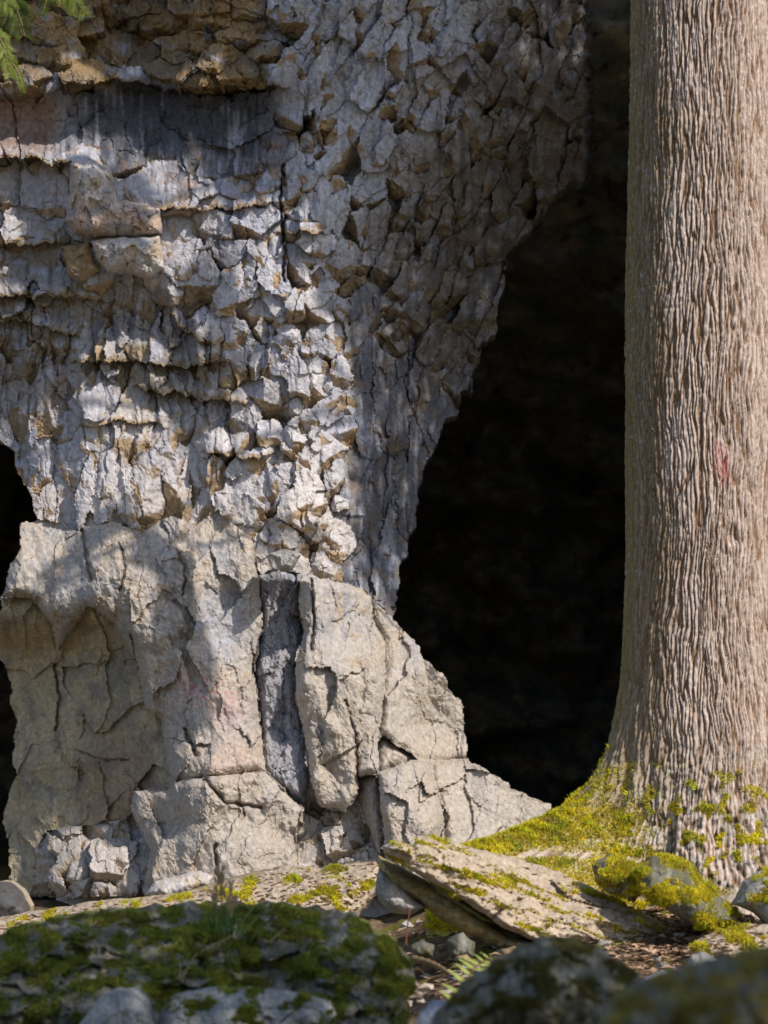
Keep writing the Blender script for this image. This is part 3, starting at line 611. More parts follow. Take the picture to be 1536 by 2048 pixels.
rock('perched_stone', [(540,1108),(560,1098),(590,1100),(602,1108),(586,1140),(560,1142)], 19.62, .12, 18, (0, .1), 2.5, (.03, .012, .004), (24, 12), style='grey', seed=247, smooth=False, label='grey wedge of stone perched on a ledge above the tall slab', cat='stone', base=True)
rock('perched_stone', [(622,1128),(648,1114),(664,1130),(670,1152),(640,1158),(626,1148)], 19.56, .10, 16, (0, .1), 2.5, (.03, .012, .004), (24, 12), seed=248, smooth=False, label='small pitted cream stone sitting on top of the tall slab', cat='stone', base=True)
rock('ground_stone', [(290,1790),(310,1762),(350,1752),(402,1740),(428,1752),(418,1774),(380,1790),(330,1800)], 19.1, .14, 22, (0, .6), 2.5, (.03, .015, .005), (30, 14), seed=249, label='flat cream stone lying at the foot of the buttress', cat='stone', base=True)
rock('boulder', [(-40,1775),(-10,1764),(22,1762),(46,1780),(66,1812),(60,1850),(-40,1850)], 18.6, .25, 40, (0, .5), 3, (.04, .02, .006), (40, 18), style='brown', seed=250, label='rounded tan boulder at the lower left cave opening', cat='boulder', base=True, colfn=lambda x, y, c: mix(c, CREAM, .55))

# ------------------------------------------------------------------ middle ground
rock('rock_bank', [(-520,1930),(-500,1900),(-300,1872),(-60,1852),(0,1838),(100,1822),(200,1806),(290,1800),(380,1786),(440,1772),(490,1758),(530,1742),(560,1735),(640,1740),(700,1728),(752,1720),(768,1752),(742,1800),(700,1860),(600,1920)], 15.6, .30, 60, (-.1, 2.2), 3, (.05, .02, .006), (60, 22), style='litter', seed=301, back=.7, litter=1500,
     moss=1.0, mosscut=.16, nmoss=40000, mossize=.0085, label='low rock bank covered with leaf litter and moss at the cliff foot', cat='rock bank', base=True, aniso=.6)
slabr = empty('split_slab', W(1000, 1895, 14.0), 'long tilted layered slab split along its length, lying below the mossy tree root', 'rock slab')
def slab_col(x, y, c): c = mix(c, np.array([.50, .41, .32]), .6); return mix(c, BROWN, .35 * sst(.1, .6, fbm(x / 30, (y - .35 * x) / 14, 4, 313)))
TOPL = [(765,1692),(790,1682),(826,1692),(832,1672),(880,1675),(960,1700),(1040,1718),(1130,1748),(1230,1798),(1330,1850),(1400,1868),(1370,1900),(1240,1896),(1150,1882),(1070,1884),(1010,1858),(950,1818),(900,1785),(830,1746),(790,1722),(770,1708)]
NEAR = [(770,1708),(790,1722),(830,1746),(900,1785),(950,1818),(1010,1858),(1070,1884),(1150,1882),(1240,1896),(1370,1900)]
rock('upper_layer', TOPL, 13.95, .12, 14, (.55, .35), 2.5, (.035, .018, .006), (60, 22), style='litter', seed=311, parent=slabr, mdir=.36, litter=90, back=.25, moss=1.0, mosscut=.14, nmoss=20000, mossize=.008, aniso=.4, colfn=slab_col, depthfn=lambda x, y: 2.4 * np.clip(edgedist(x, y, NEAR, False)[0] - 48, 0, 999) * 14 / F + .05 * facet((x + .36 * y) / 110, (y - .36 * x) / 24, 318, 1.2) + .03 * tri((x + .36 * y) / 40, (y - .36 * x) / 26, 319),
     cracks=[([(985,1838),(1010,1815),(1040,1800)], 4, .05), ([(990,1745),(1030,1765)], 6, .05)])
rock('lower_layer', [(758,1712),(800,1735),(860,1768),(920,1800),(960,1832),(1010,1868),(1070,1886),(1150,1882),(1220,1900),(1100,1912),(1000,1896),(940,1870),(880,1838),(830,1800),(778,1772),(758,1742)], 14.04, .14, 20, (.55, .8), 2.5, (.025, .015, .005), (60, 22), style='brown', seed=312, parent=slabr, back=.25, aniso=.4,
     colfn=lambda x, y, c: mix(c, np.array([.34, .29, .13]), .6))
rock('middle_layer', [(856,1756),(880,1765),(930,1800),(1000,1852),(960,1842),(910,1812),(870,1786)], 13.98, .08, 12, (.55, .8), 2.5, (.015, .01, .004), (40, 18), style='brown', seed=313, parent=slabr, back=.2, aniso=.4, colfn=lambda x, y, c: mix(c, np.array([.34, .33, .10]), .7))
rock('propping_stone', [(757,1738),(790,1762),(828,1800),(850,1815),(822,1830),(782,1826),(757,1802),(750,1770)], 13.9, .12, 22, (.2, .2), 2.5, (.02, .01, .004), (40, 18), style='grey', seed=314, label='pale wedge stone under the raised end of the split slab', cat='stone', base=True)
MS = dict(style='mossy', moss=1.25, mosscut=-.25, mossize=.009)
rock('mossy_stone', [(1268,1738),(1300,1716),(1342,1712),(1390,1730),(1400,1760),(1440,1790),(1484,1832),(1472,1856),(1420,1864),(1370,1842),(1320,1812),(1280,1784)], 14.05, .2, 34, (.4, 1.0), 3, (.03, .015, .005), (50, 20), seed=321, nmoss=24000, label='long moss covered stone lying against the foot of the tree', cat='mossy stone', base=True, **MS)
rock('mossy_stone', [(1186,1728),(1228,1706),(1272,1728),(1286,1780),(1268,1806),(1220,1786),(1192,1764)], 14.2, .15, 30, (.2, .8), 3, (.03, .015, .005), (40, 18), seed=322, nmoss=13000, label='squat mossy stone between the tree root and the long mossy stone', cat='mossy stone', base=True, **MS)
rock('mossy_stone', [(1468,1812),(1490,1764),(1540,1732),(1620,1726),(1640,1860),(1540,1856),(1504,1820)], 14.0, .2, 36, (.2, .8), 3, (.03, .015, .005), (50, 20), seed=323, nmoss=13000, label='half mossy stone at the right of the tree base', cat='mossy stone', base=True, style='grey', moss=1.0, mosscut=.05, mossize=.009)
rock('mossy_stone', [(1380,1890),(1440,1862),(1500,1850),(1580,1852),(1600,1930),(1480,1930),(1400,1920)], 13.4, .15, 34, (.0, 1.6), 3, (.03, .015, .005), (40, 18), seed=324, nmoss=8000, litter=200, label='flat mossy stone in the litter below the tree, right edge', cat='mossy stone', base=True, style='litter', moss=1.0, mosscut=.0, mossize=.011)
rock('ground_stone', [(1372,1936),(1384,1912),(1404,1904),(1428,1912),(1452,1940),(1440,1965),(1380,1965)], 12.6, .09, 20, (0, .5), 3, (.02, .01, .004), (30, 14), style='grey', seed=325, label='small pale stone in the sunlit litter below the split slab', cat='stone', base=True)
for i, (pl, Y, sty) in enumerate([([(822,1895),(845,1880),(868,1890),(866,1915),(830,1916)], 12.9, 'mossy'), ([(895,1880),(925,1866),(950,1885),(948,1915),(900,1918)], 13.1, 'mossy'), ([(1000,1900),(1030,1892),(1052,1906),(1046,1930),(1006,1930)], 12.6, 'brown'), ([(912,1915),(935,1908),(948,1922),(930,1930)], 12.2, 'brown')]):
    rock('hollow_stone', pl, Y, .07, 14, (0, .6), 3, (.02, .01, .003), (24, 12), style=sty, seed=330 + i, base=True, cat='stone',
         label=['mossy stone in the dark hollow under the split slab, nearest its raised end', 'dim mossy stone in the middle of the hollow under the split slab', 'small tan stone in the hollow under the slab, above the blurred boulder', 'small flat tan stone above the sunlit fern'][i])

# ------------------------------------------------------------------ shaded foreground rocks
DM = (.23, .26, .035)
rock('boulder', [(-330,2100),(-320,2030),(-240,1962),(-140,1920),(-60,1896),(-20,1880),(40,1858),(120,1838),(200,1828),(290,1818),(380,1812),(470,1816),(560,1812),(640,1826),(700,1832),(748,1860),(790,1888),(815,1920),(830,1962),(816,2005),(806,2100)], 10.7, .28, 70, (-.1, 2.6), 3, (.17, .06, .012), (120, 42), wob=10, style='mossy', seed=401, back=.6, litter=160,
     moss=1.2, mosscut=-.18, nmoss=90000, mossize=.009, mosscol=DM, aniso=.6, label='big shaded boulder with patchy dark moss filling the lower left', cat='boulder', base=True)
rock('ground_stone', [(130,2090),(165,2040),(200,1994),(235,1978),(270,1978),(295,2000),(310,2050),(318,2090)], 9.6, .14, 50, (0, .7), 3, (.03, .012, .004), (50, 20), style='grey', seed=402, label='bare grey pointed stone in front of the big mossy boulder', cat='stone', base=True)
rock('ground_stone', [(310,2090),(322,2020),(350,1990),(420,1976),(520,1980),(610,1990),(660,2005),(674,2030),(650,2050),(640,2090)], 9.7, .14, 40, (0, 1.2), 3, (.03, .015, .005), (50, 20), style='grey', seed=403, moss=1.0, mosscut=.1, nmoss=4000, mossize=.010, mosscol=DM, label='low flat grey stone with moss patches in front of the big boulder', cat='stone', base=True)
rock('boulder', [(840,2100),(876,2030),(926,1974),(985,1934),(1035,1902),(1096,1883),(1150,1881),(1200,1896),(1242,1922),(1282,1962),(1298,2004),(1306,2100)], 8.0, .30, 110, (0, .9), 3, (.08, .03, .008), (100, 34), wob=8, style='mossy', seed=404, moss=.8, mosscut=-.05, nmoss=12000, mossize=.007, mosscol=(.13, .12, .035), label='out-of-focus dark humped boulder below the split slab', cat='boulder', base=True)
rock('boulder', [(1180,2100),(1222,2012),(1282,1972),(1350,1946),(1430,1924),(1500,1908),(1580,1895),(1700,1890),(1720,2100)], 5.0, .22, 90, (0, 1.2), 3, (.03, .012, .004), (80, 30), style='mossy', seed=405, moss=1.2, mosscut=-.25, nmoss=6000, mossize=.007, mosscol=(.34, .29, .07), label='strongly blurred mossy boulder in the lower right corner', cat='boulder', base=True)
rock('ground_stone', [(826,2100),(838,2030),(866,2006),(905,1998),(950,1996),(980,2030),(980,2100)], 9.0, .12, 40, (0, .8), 3, (.02, .01, .004), (40, 18), style='blue', seed=406, label='blue grey stone at the bottom edge between the two dark boulders', cat='stone', base=True)
rock('ground_stone', [(1270,1990),(1290,1955),(1325,1942),(1362,1952),(1380,1990)], 11.0, .10, 24, (0, .8), 3, (.02, .01, .004), (30, 14), style='blue', seed=407, label='grey stone peeping out behind the humped boulder', cat='stone', base=True)

# ------------------------------------------------------------------ the tree
TX, TY = (1414 - HX) * 15.0 / F, 15.0
tree = empty('broadleaf_tree', (TX, TY, ground_z(np.array(TX), np.array(TY))), 'big tree trunk with furrowed sunlit bark and mossy root at the cave mouth', 'tree')
def build_trunk():
    fr = np.radians(np.linspace(-108, 108, 430)); bk = np.radians(np.linspace(108, 252, 50))[1:-1]
    th = np.concatenate([fr, bk])            # 0 = towards the camera, positive = to the right
    zl = np.concatenate([np.arange(-.30, 3.72, .0078), np.linspace(3.74, 9.5, 40)])
    T_, Z = np.meshgrid(th, zl)
    zz = Z + (CZ - .6)                      # world height; Z = 0 near the soil
    py = HY - (zz - CZ) * F / 15.0
    R0 = np.interp(py, [-4000, -50, 350, 700, 1100, 1350, 1500, 1800], [110, 146, 152, 159, 158, 164, 176, 190]) * 15.0 / F
    # root flare: lobes
    def lobe(c, wd, a, hgt, pw=1.0):
        dd = np.angle(np.exp(1j * (T_ - math.radians(c)))) / math.radians(wd)
        return a * np.exp(-dd ** 2) * np.exp(-np.clip(Z, -.05, 9) / hgt)
    fl_ = np.minimum(lobe(-80, 25, 2.7, .15), .66 + 0 * Z) + lobe(-22, 24, .13, .28) + lobe(30, 26, .16, .26) + lobe(80, 26, .5, .20) + lobe(150, 30, .5, .2) + lobe(-150, 30, .5, .2) + lobe(5, 12, .05, .22)
    R = R0 + np.minimum(fl_, .95)
    R = R * (1 + .02 * n2(T_ * 1.6, Z * 1.2, 501)) + sst(.75, .05, Z) * (.05 * n2(T_ * 3.2, Z * 1.5, 515) + .03 * n2(T_ * 8, Z * 3, 516))
    s = T_ * .31; v = Z
    s_ = s + .012 * n2(s / .10, v / .24, 502) + .03 * n2(s / .5, v / .7, 503) + .005 * n2(s / .035, v / .08, 504); v_ = v + .03 * n2(s / .05, v / .2, 505)
    lowm = sst(.80, .30, Z + .14 * n2(s / .2, v / .2, 506))
    f1, f2, cid, du, dv = voro(s_ / .0158, v_ / .22 + 2.2 * n2(s_ / .031, v / 1.7, 514), 507, .98)
    e1 = f2 - f1
    g1, g2, gid, _, _ = voro(s_ / .017 + 9, v_ / .085, 508, .95); e2 = g2 - g1
    ridge = sst(.02, .34, e1) * (.75 + .5 * hf(cid, 9)); ridge2 = sst(.0, .3, e2)
    crk = sst(.3, .6, fbm(s_ / .012, v_ / .02, 2, 509))
    h = .0135 * ridge + .004 * ridge2 - .003 * crk + .004 * fbm(s / .01, v / .02, 3, 510)
    l1, l2, _, _, _ = voro(s / .03, v / .035, 511, .95)
    hl = -.02 * sst(.1, .45, fbm(s / .03, v / .06, 4, 524)) + .012 * sst(0, .5, l2 - l1) * fbm(s / .05, v / .05, 3, 513) + .012 * fbm(s / .02, v / .02, 4, 512) + .6 * h
    h = h * (1 - lowm * .75) + hl * lowm * .75
    kn = np.hypot((T_ - .22) / .09, (Z - 1.42) / .05); h = h + .012 * np.exp(-(kn - 1) ** 2 * 4) - .012 * np.exp(-kn ** 2 * 2)
    R = R + h - .008
    V = np.stack([TX + R * np.sin(T_), TY - R * np.cos(T_), zz], -1)
    a = fbm(s / .15, v / .4, 4, 521); fi = fbm(s / .008, v / .02, 3, 522)
    hi = sst(.15, .8, ridge * .8 + .2 * ridge2)
    c = mix(np.array([.23, .14, .085]), np.array([.54, .44, .39]), hi); c = c * (1 + .12 * a + .18 * fi)[..., None]
    c = mix(c, np.array([.52, .52, .50]), .45 * sst(.05, .4, fbm(s / .06, v / .08, 4, 523) + .1) * lowm * sst(-62, -40, np.degrees(T_)))
    c = mix(c, np.array([.10, .08, .06]), .8 * sst(.1, .4, fbm(s / .03, v / .06, 4, 524)) * lowm)
    c = mix(c, np.array([.19, .13, .055]), .7 * sst(-18, -46, np.degrees(T_) + 16 * a) * (1 - lowm)); c = mix(c, np.array([.26, .22, .05]), .4 * sst(-58, -78, np.degrees(T_)) * (1 - lowm))  # shaded left side of the trunk painted browner; olive algae at the edge
    lich = sst(.42, .55, fbm(s / .02, v / .03, 3, 525) + .2 * a); c = mix(c, np.array([.42, .46, .45]), .5 * lich * sst(0, -40, np.degrees(T_)))
    # red paint blaze
    sx = HX + (V[..., 0] * F / V[..., 1]); sy = HY - (V[..., 2] - CZ) * F / V[..., 1]
    tb = np.hypot((T_ - .09 + .35 * (Z - 1.7)) / .115, (Z - 1.70) / .085) ; red = sst(1.15, .6, tb + .35 * fbm(s / .012, v / .04, 3, 526)) * (T_ > -1)
    c = mix(c, np.array([.42, .045, .07]), .62 * red * (.55 + .45 * (1 - hi)))
    # moss on the left root and low on the bark
    deg = np.degrees(T_)
    mo = np.exp(-((deg + 88) / 40) ** 2) * sst(.62, .30, Z + .12 * fbm(s / .1, v / .1, 3, 527)) * sst(-.5, .05, fbm(s / .07, v / .06, 4, 528) + .25)
    mo = np.maximum(mo, .8 * sst(.28, .5, fbm(s / .05, v / .06, 4, 529) + .12) * sst(.65, .3, Z) * sst(.05, .2, Z))
    mo = np.maximum(mo, sst(.16, .06, Z + .05 * n2(s / .1, v / .1, 530)) * sst(-.2, .3, fbm(s / .07, v / .05, 4, 531)) * sst(15, -20, deg))
    c = mix(c, np.array([.40, .35, .03]), np.clip(mo, 0, 1) * .9)
    ny, nx = Z.shape; idx = np.arange(ny * nx).reshape(ny, nx); nxt = np.roll(idx, -1, axis=1)
    Q = np.stack([idx[:-1], nxt[:-1], nxt[1:], idx[1:]], -1).reshape(-1, 4)
    Vf = V.reshape(-1, 3)
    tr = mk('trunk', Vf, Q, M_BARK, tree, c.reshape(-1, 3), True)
    # moss tufts
    dth = np.gradient(V, axis=1); dz = np.gradient(V, axis=0); N = np.cross(dth, dz); N /= np.linalg.norm(N, axis=-1)[..., None] + 1e-12
    area = np.linalg.norm(np.cross(dth, dz), axis=-1)
    ok = (np.abs(deg) < 130) & (Z > -.1) & (Z < .8)
    pr = (np.clip(mo - .1, 0, 1) ** 1.2 * area * ok).ravel(); pr /= pr.sum()
    n = 190000; r = np.random.default_rng(55); i = r.choice(len(pr), n, p=pr)
    P = Vf[i] + r.normal(0, .003, (n, 3)); moss_mesh('moss', P, N.reshape(-1, 3)[i], tr, .0095, (.80, .70, .045), 56)
build_trunk()

def tube(path, rad, n=8):
    path = np.asarray(path, float); k = len(path); rad = np.broadcast_to(np.asarray(rad, float), (k,))
    t = np.gradient(path, axis=0); t /= np.linalg.norm(t, axis=1)[:, None] + 1e-12
    ref = np.tile([.3, .2, 1.0], (k, 1)); ref[np.abs(t[:, 2]) > .9] = [1, 0, 0]
    a = np.cross(t, ref); a /= np.linalg.norm(a, axis=1)[:, None]; b = np.cross(t, a)
    an = np.arange(n) * 2 * math.pi / n
    V = path[:, None] + rad[:, None, None] * (np.cos(an)[None, :, None] * a[:, None] + np.sin(an)[None, :, None] * b[:, None])
    idx = np.arange(k * n).reshape(k, n); nx = np.roll(idx, -1, 1)
    Q = np.stack([idx[:-1], nx[:-1], nx[1:], idx[1:]], -1).reshape(-1, 4)
    return V.reshape(-1, 3), Q
def curve(pts, n=24):
    p = np.asarray(pts, float); t = np.linspace(0, len(p) - 1, n); i = np.clip(t.astype(int), 0, len(p) - 2); f = (t - i)[:, None]
    p0 = p[np.clip(i - 1, 0, None)]; p1 = p[i]; p2 = p[i + 1]; p3 = p[np.clip(i + 2, None, len(p) - 1)]
    return .5 * (2 * p1 + (p2 - p0) * f + (2 * p0 - 5 * p1 + 4 * p2 - p3) * f ** 2 + (3 * p1 - p0 - 3 * p2 + p3) * f ** 3)

# crown overhead (above the frame): leaves placed to shade upper face and cave mouth
def crown():
    r = np.random.default_rng(91)
    SH = [(-900,-1200),(-900,205),(0,235),(60,245),(140,255),(230,268),(330,285),(400,310),(450,370),(520,390),(590,420),(620,530),(650,630),(700,670),(720,760),(716,950),(708,1110),(755,1170),(785,1205),(815,1230),(930,1430),(1100,1600),(1560,1700),(1700,-1200)]
    n = 56000; px = r.uniform(-160, 1560, n); py = r.uniform(-300, 1700, n)
    ok = inside(px + 22 * n2(px / 45, py / 45, 92) + 10 * n2(px / 15, py / 15, 93), py + 22 * n2(px / 45, py / 45, 94), SH)
    px, py = px[ok], py[ok]
    B, _ = base_at(np.clip(px, -70, 1200), np.clip(py, -70, 1250)); B = np.where(px > 1180, np.minimum(B, 1.0), B)
    P = W(px, py, 20 + np.clip(B, -.4, 1.2)) + S * r.uniform(5.2, 7.4, len(px))[:, None]
    for pl in ([(300,640),(420,690),(440,850),(400,885),(335,800),(285,720)], [(-40,610),(120,640),(140,740),(60,850),(-40,850)], [(40,455),(190,470),(215,560),(120,580),(30,540)], [(10,1205),(90,1300),(150,1275),(185,1225),(270,1340),(310,1440),(325,1560),(255,1640),(80,1655),(20,1700)], [(430,330),(520,350),(540,420),(450,440)], [(210,330),(300,350),(330,400),(250,400)]):  # extra leaf clusters added to cast shadow patches on the sunlit face
        xs = [p[0] for p in pl]; ys = [p[1] for p in pl]; m = int((max(xs) - min(xs)) * (max(ys) - min(ys)) * .020)
        qx = r.uniform(min(xs), max(xs), m); qy = r.uniform(min(ys), max(ys), m); k_ = inside(qx + 16 * n2(qx / 30, qy / 30, 96), qy + 16 * n2(qx / 30, qy / 30, 97), pl); qx, qy = qx[k_], qy[k_]
        b_, _ = base_at(qx, qy); P = np.concatenate([P, W(qx, qy, 20 + np.clip(b_, -.6, .8)) + S * r.uniform(6.6, 7.8, len(qx))[:, None]])
    tr = bpy.data.objects['trunk']
    leaves('crown', P, .080, (.07, .11, .025), tree, 95, flatness=.6)
    cen = P.mean(0)
    for i in range(7):
        q = P[r.integers(len(P))]
        base_ = np.array([TX, TY, 5.0 + i * .55])
        V, Q = tube(curve([base_, base_ * .6 + q * .4 + [0, 0, .5], q], 16), np.linspace(.035, .012, 16), 8)
        mk('limb', V, Q, M_BARK, tree, np.tile([.30, .25, .2], (len(V), 1)), True)
crown()

# second tree standing behind the viewer's right: shades the foreground rocks
def shade_tree():
    r = np.random.default_rng(131); n = 52000
    x = r.uniform(-3.2, 3.0, n); y = r.uniform(2.0, 13.6, n)
    # edge of the shade on the ground
    z = CZ + np.interp(y, [2, 5, 8, 10, 11.5, 13.6], [-.7, -.45, -.42, -.5, -.46, -.6])
    px = HX + x * F / y
    lim = np.interp(px, [-400, 0, 300, 480, 640, 760, 850, 1000, 1200, 1500, 2200], [10.9, 11.0, 11.3, 11.5, 11.6, 12.2, 12.4, 11.4, 10.4, 9.8, 9.0])
    lim = lim + .15 * n2(x / .25, y / .25, 132)
    gap = np.hypot((x - .19) / .30, (y - 11.35) / .75) < 1
    ok = (y < lim) & ~gap
    P = np.stack([x, y, z], -1)[ok]; P = P + S * r.uniform(5.5, 8.5, len(P))[:, None]
    bx, by = 7.0, 1.5
    t = empty('shade_tree', (bx, by, ground_z(np.array(bx), np.array(by))), 'leafy tree outside the picture whose crown shades the foreground rocks', 'tree')
    V, Q = tube(curve([(bx, by, -.6), (bx - .05, by, 2.5), (bx - .2, by + .1, 6.5)], 20), np.linspace(.26, .12, 20), 14)
    mk('trunk', V, Q, M_BARK, t, np.tile([.30, .25, .2], (len(V), 1)), True)
    for i in range(7):
        q = P[r.integers(len(P))]; b0 = np.array([bx - .15, by, 3.2 + .45 * i])
        V, Q = tube(curve([b0, b0 * .5 + q * .5 + [0, 0, .4], q], 14), np.linspace(.05, .012, 14), 8)
        mk('limb', V, Q, M_BARK, t, np.tile([.30, .25, .2], (len(V), 1)), True)
    leaves('crown', P, .095, (.07, .11, .025), t, 133, flatness=.6)
shade_tree()

# ------------------------------------------------------------------ small plants
def strip(path, wd, side):
    path = np.asarray(path); n = len(path); w_ = wd * np.sin(np.linspace(.35, math.pi, n)) ** .8
    V = np.concatenate([path - side * w_[:, None] / 2, path + side * w_[:, None] / 2]); i = np.arange(n - 1)
    return V, np.stack([i, i + 1, i + 1 + n, i + n], 1)
class Acc:
    def __init__(s): s.V = []; s.Q = []; s.C = []; s.n = 0
    def add(s, V, Q, c):
        s.V.append(V); s.Q.append(np.asarray(Q) + s.n); s.C.append(np.tile(c, (len(V), 1)) if np.ndim(c) == 1 else c); s.n += len(V)
    def mk(s, name, mat, parent, **k): return mk(name, np.concatenate(s.V), np.concatenate(s.Q), mat, parent, np.concatenate(s.C), **k)

def fern(root, tip, sag, width, npin, colr, seed, label, cat='fern', grp=None):
    r = np.random.default_rng(seed); root = np.array(root, float); tip = np.array(tip, float)
    t = empty('fern', root, label, cat, grp)
    mid = (root + tip) / 2 + np.array([0, 0, sag]); path = curve([root, mid, tip], 40)
    V, Q = tube(path, np.linspace(.003, .001, 40), 5); mk('stalk', V, Q, M_LEAF, t, np.tile([.20, .13, .05], (len(V), 1)), True)
    ax = tip - root; ax /= np.linalg.norm(ax); sd = np.cross(ax, [0, -.55, .83]); sd /= np.linalg.norm(sd)
    for k in range(npin):
        f = .12 + .86 * k / (npin - 1); p = path[int(f * 39)]
        L = width * (math.sin(math.pi * min(1, .25 + f * .75)) ** .7) * r.uniform(.85, 1.1)
        for s_ in (-1, 1):
            d = sd * s_ + ax * .45 + np.array([0, 0, r.normal(0, .08)]); d /= np.linalg.norm(d)
            a = Acc(); nn = max(4, int(L / .006)); pt = np.array([p + d * L * q - np.array([0, 0, .12 * L * q * q]) for q in np.linspace(0, 1, nn)])
            up = np.cross(d, ax); cr = np.cross(up, d); cr /= np.linalg.norm(cr)
            V, Q = strip(pt, L * .16, cr); a.add(V, Q, np.array(colr) * r.uniform(.8, 1.15))
            for q in range(1, nn):
                for e in (-1, 1):
                    o = pt[q]; l = L * .17 * (1 - .75 * q / nn); c0 = np.array(colr) * r.uniform(.8, 1.2)
                    V = np.array([o - d * .003, o + cr * e * l * .6 + d * .004, o + cr * e * l + d * .008, o + d * .005]); a.add(V, [[0, 1, 2, 3]], c0)
            a.mk('pinna', M_LEAF, t)
fern(W(905, 2015, 11.2), W(985, 1912, 11.35), .03, .075, 9, (.48, .55, .16), 601, 'sunlit pale green fern frond beside the humped boulder')
fern(W(262, 1962, 10.1), W(272, 1902, 10.2), .01, .028, 9, (.08, .16, .07), 602, 'small upright green fern on the big mossy boulder')
fern(W(700, 1945, 10.2), W(745, 2005, 10.0), .02, .03, 7, (.07, .14, .05), 603, 'little dark fern on the right shoulder of the big mossy boulder')
fern(W(560, 2045, 9.5), W(655, 2030, 9.3), .03, .03, 8, (.09, .19, .07), 604, 'low bright fern frond over the flat grey stone')
fern(W(850, 1950, 11.6), W(826, 1940, 11.5), .01, .03, 5, (.10, .16, .03), 605, 'tiny fern tip beside the big boulder in the hollow')

def grass():
    r = np.random.default_rng(620); b = W(452, 1876, 10.50)
    t = empty('grass_tuft', b, 'tuft of green grass with dry seed stalks on the big boulder', 'grass tuft')
    for i in range(46):
        o = b + np.array([r.normal(0, .035), r.normal(0, .03), r.normal(-.005, .008)]); L = r.uniform(.06, .15)
        d = np.array([r.normal(0, .4), r.normal(0, .3), 1.0]); d /= np.linalg.norm(d); bend = np.array([r.normal(0, .5), r.normal(0, .3), -.35])
        q = np.linspace(0, 1, 8)[:, None]; V, Q = strip(o + d * L * q + bend * L * .45 * q ** 2, .0045, np.array([1, r.normal(0, .3), 0]))
        mk('blade', V, Q, M_LEAF, t, np.tile(np.array([.09, .17, .04]) * r.uniform(.7, 1.3), (len(V), 1)))
    for x1, y1 in ((430, 1742), (445, 1736), (437, 1750), (462, 1770), (425, 1790), (470, 1800)):
        o = b + np.array([r.normal(0, .02), 0, 0]); e = W(x1, y1, 10.5); pa = curve([o, (o + e) / 2 + [r.normal(0, .008), 0, .01], e], 14)
        V, Q = tube(pa, .0020, 4); mk('stalk', V, Q, M_DRY, t, np.tile([.26, .18, .10], (len(V), 1)))
        a = Acc()
        for k in range(16):
            p = pa[7 + int(k * 6.9 / 16)] + r.normal(0, .003, 3); V, Q = strip(p + np.array([r.normal(0, .4), 0, 1]) * .016 * np.linspace(0, 1, 4)[:, None], .006, np.array([1, 0, 0])); a.add(V, Q, np.array([.34, .24, .15]))
        a.mk('seed_head', M_DRY, t)
    for (a0, a1) in (((365, 1965), (395, 1905)), ((365, 1968), (362, 1925)), ((540, 1888), (570, 1858)), ((400, 1905), (470, 1870))):
        pa = curve([W(*a0, 10.1), W((a0[0] + a1[0]) / 2 - 4, (a0[1] + a1[1]) / 2, 10.15), W(*a1, 10.2)], 10); V, Q = tube(pa, .0012, 4)
        mk('stalk', V, Q, M_DRY, t, np.tile([.30, .26, .15], (len(V), 1)))
grass()

def twig(name, pts, r0, r1, colr, label):
    V, Q = tube(curve(pts, 30), np.linspace(r0, r1, 30) * (1 + .15 * np.sin(np.arange(30) * 1.7)), 8)
    return mk(name, V, Q, M_BARK, None, np.tile(colr, (len(V), 1)), True, label, 'twig', base=True)
twig('root_twig', [W(828, 1918, 12.2), W(860, 1926, 12.1), W(885, 1938, 12.0), W(905, 1952, 11.9)], .012, .006, [.22, .15, .08], 'brown root twig crossing the hollow above the fern')
twig('dry_stem', [W(812, 1890, 12.6), W(814, 1860, 12.65), W(820, 1815, 12.7)], .003, .002, [.16, .06, .04], 'thin reddish stem standing in the hollow below the split slab')
twig('root_twig', [W(850, 1972, 11.8), W(866, 1958, 11.75), W(884, 1952, 11.7)], .008, .004, [.24, .16, .09], 'short brown stick lying left of the sunlit fern')

# leaf litter
def litter():
    r = np.random.default_rng(640); P = []
    for (x0, x1, y0, y1, n, zoff) in ((-1.6, 2.0, 11.3, 15.0, 4200, 0), (.8, 1.9, 12.4, 14.6, 3000, 0), (-1.9, 1.0, 16.4, 19.2, 1500, 0), (.05, .35, 11.0, 12.4, 260, 0)):
        x = r.uniform(x0, x1, n); y = r.uniform(y0, y1, n); P.append(np.stack([x, y, ground_z(x, y) + .008], -1))
    P = np.concatenate(P)
    o = leaves('leaf_litter', P, .036, (.42, .28, .19), None, 641, M_DRY, 1.6, kind='stuff', label='scattered dry brown leaves on the soil between the rocks')
litter()
def gravel():
    r = np.random.default_rng(650)
    for i in range(16):
        p = W(r.uniform(806, 862), r.uniform(1962, 2010), 11.3); s = r.uniform(.008, .022); c = np.random.default_rng(i).normal(0, 1, (14, 3)); c /= np.linalg.norm(c, axis=1)[:, None]
        import bmesh
        bm = bmesh.new(); [bm.verts.new(tuple(v * np.array([1.2, 1, .7]) * s + p)) for v in c]; h_ = bmesh.ops.convex_hull(bm, input=bm.verts); bm.faces.ensure_lookup_table(); bm.verts.index_update()
        V = np.array([v.co[:] for v in bm.verts]); fs = [[v.index for v in f.verts] for f in bm.faces]; bm.free()
        mk('pebble', V, fs + [], M_ROCK, None, np.tile(CREAM * r.uniform(.8, 1.05), (len(V), 1)), False, 'pale pebble in the sunlit patch between the dark boulders', 'pebble', 'pebbles in the sunlit patch', base=True)
gravel()

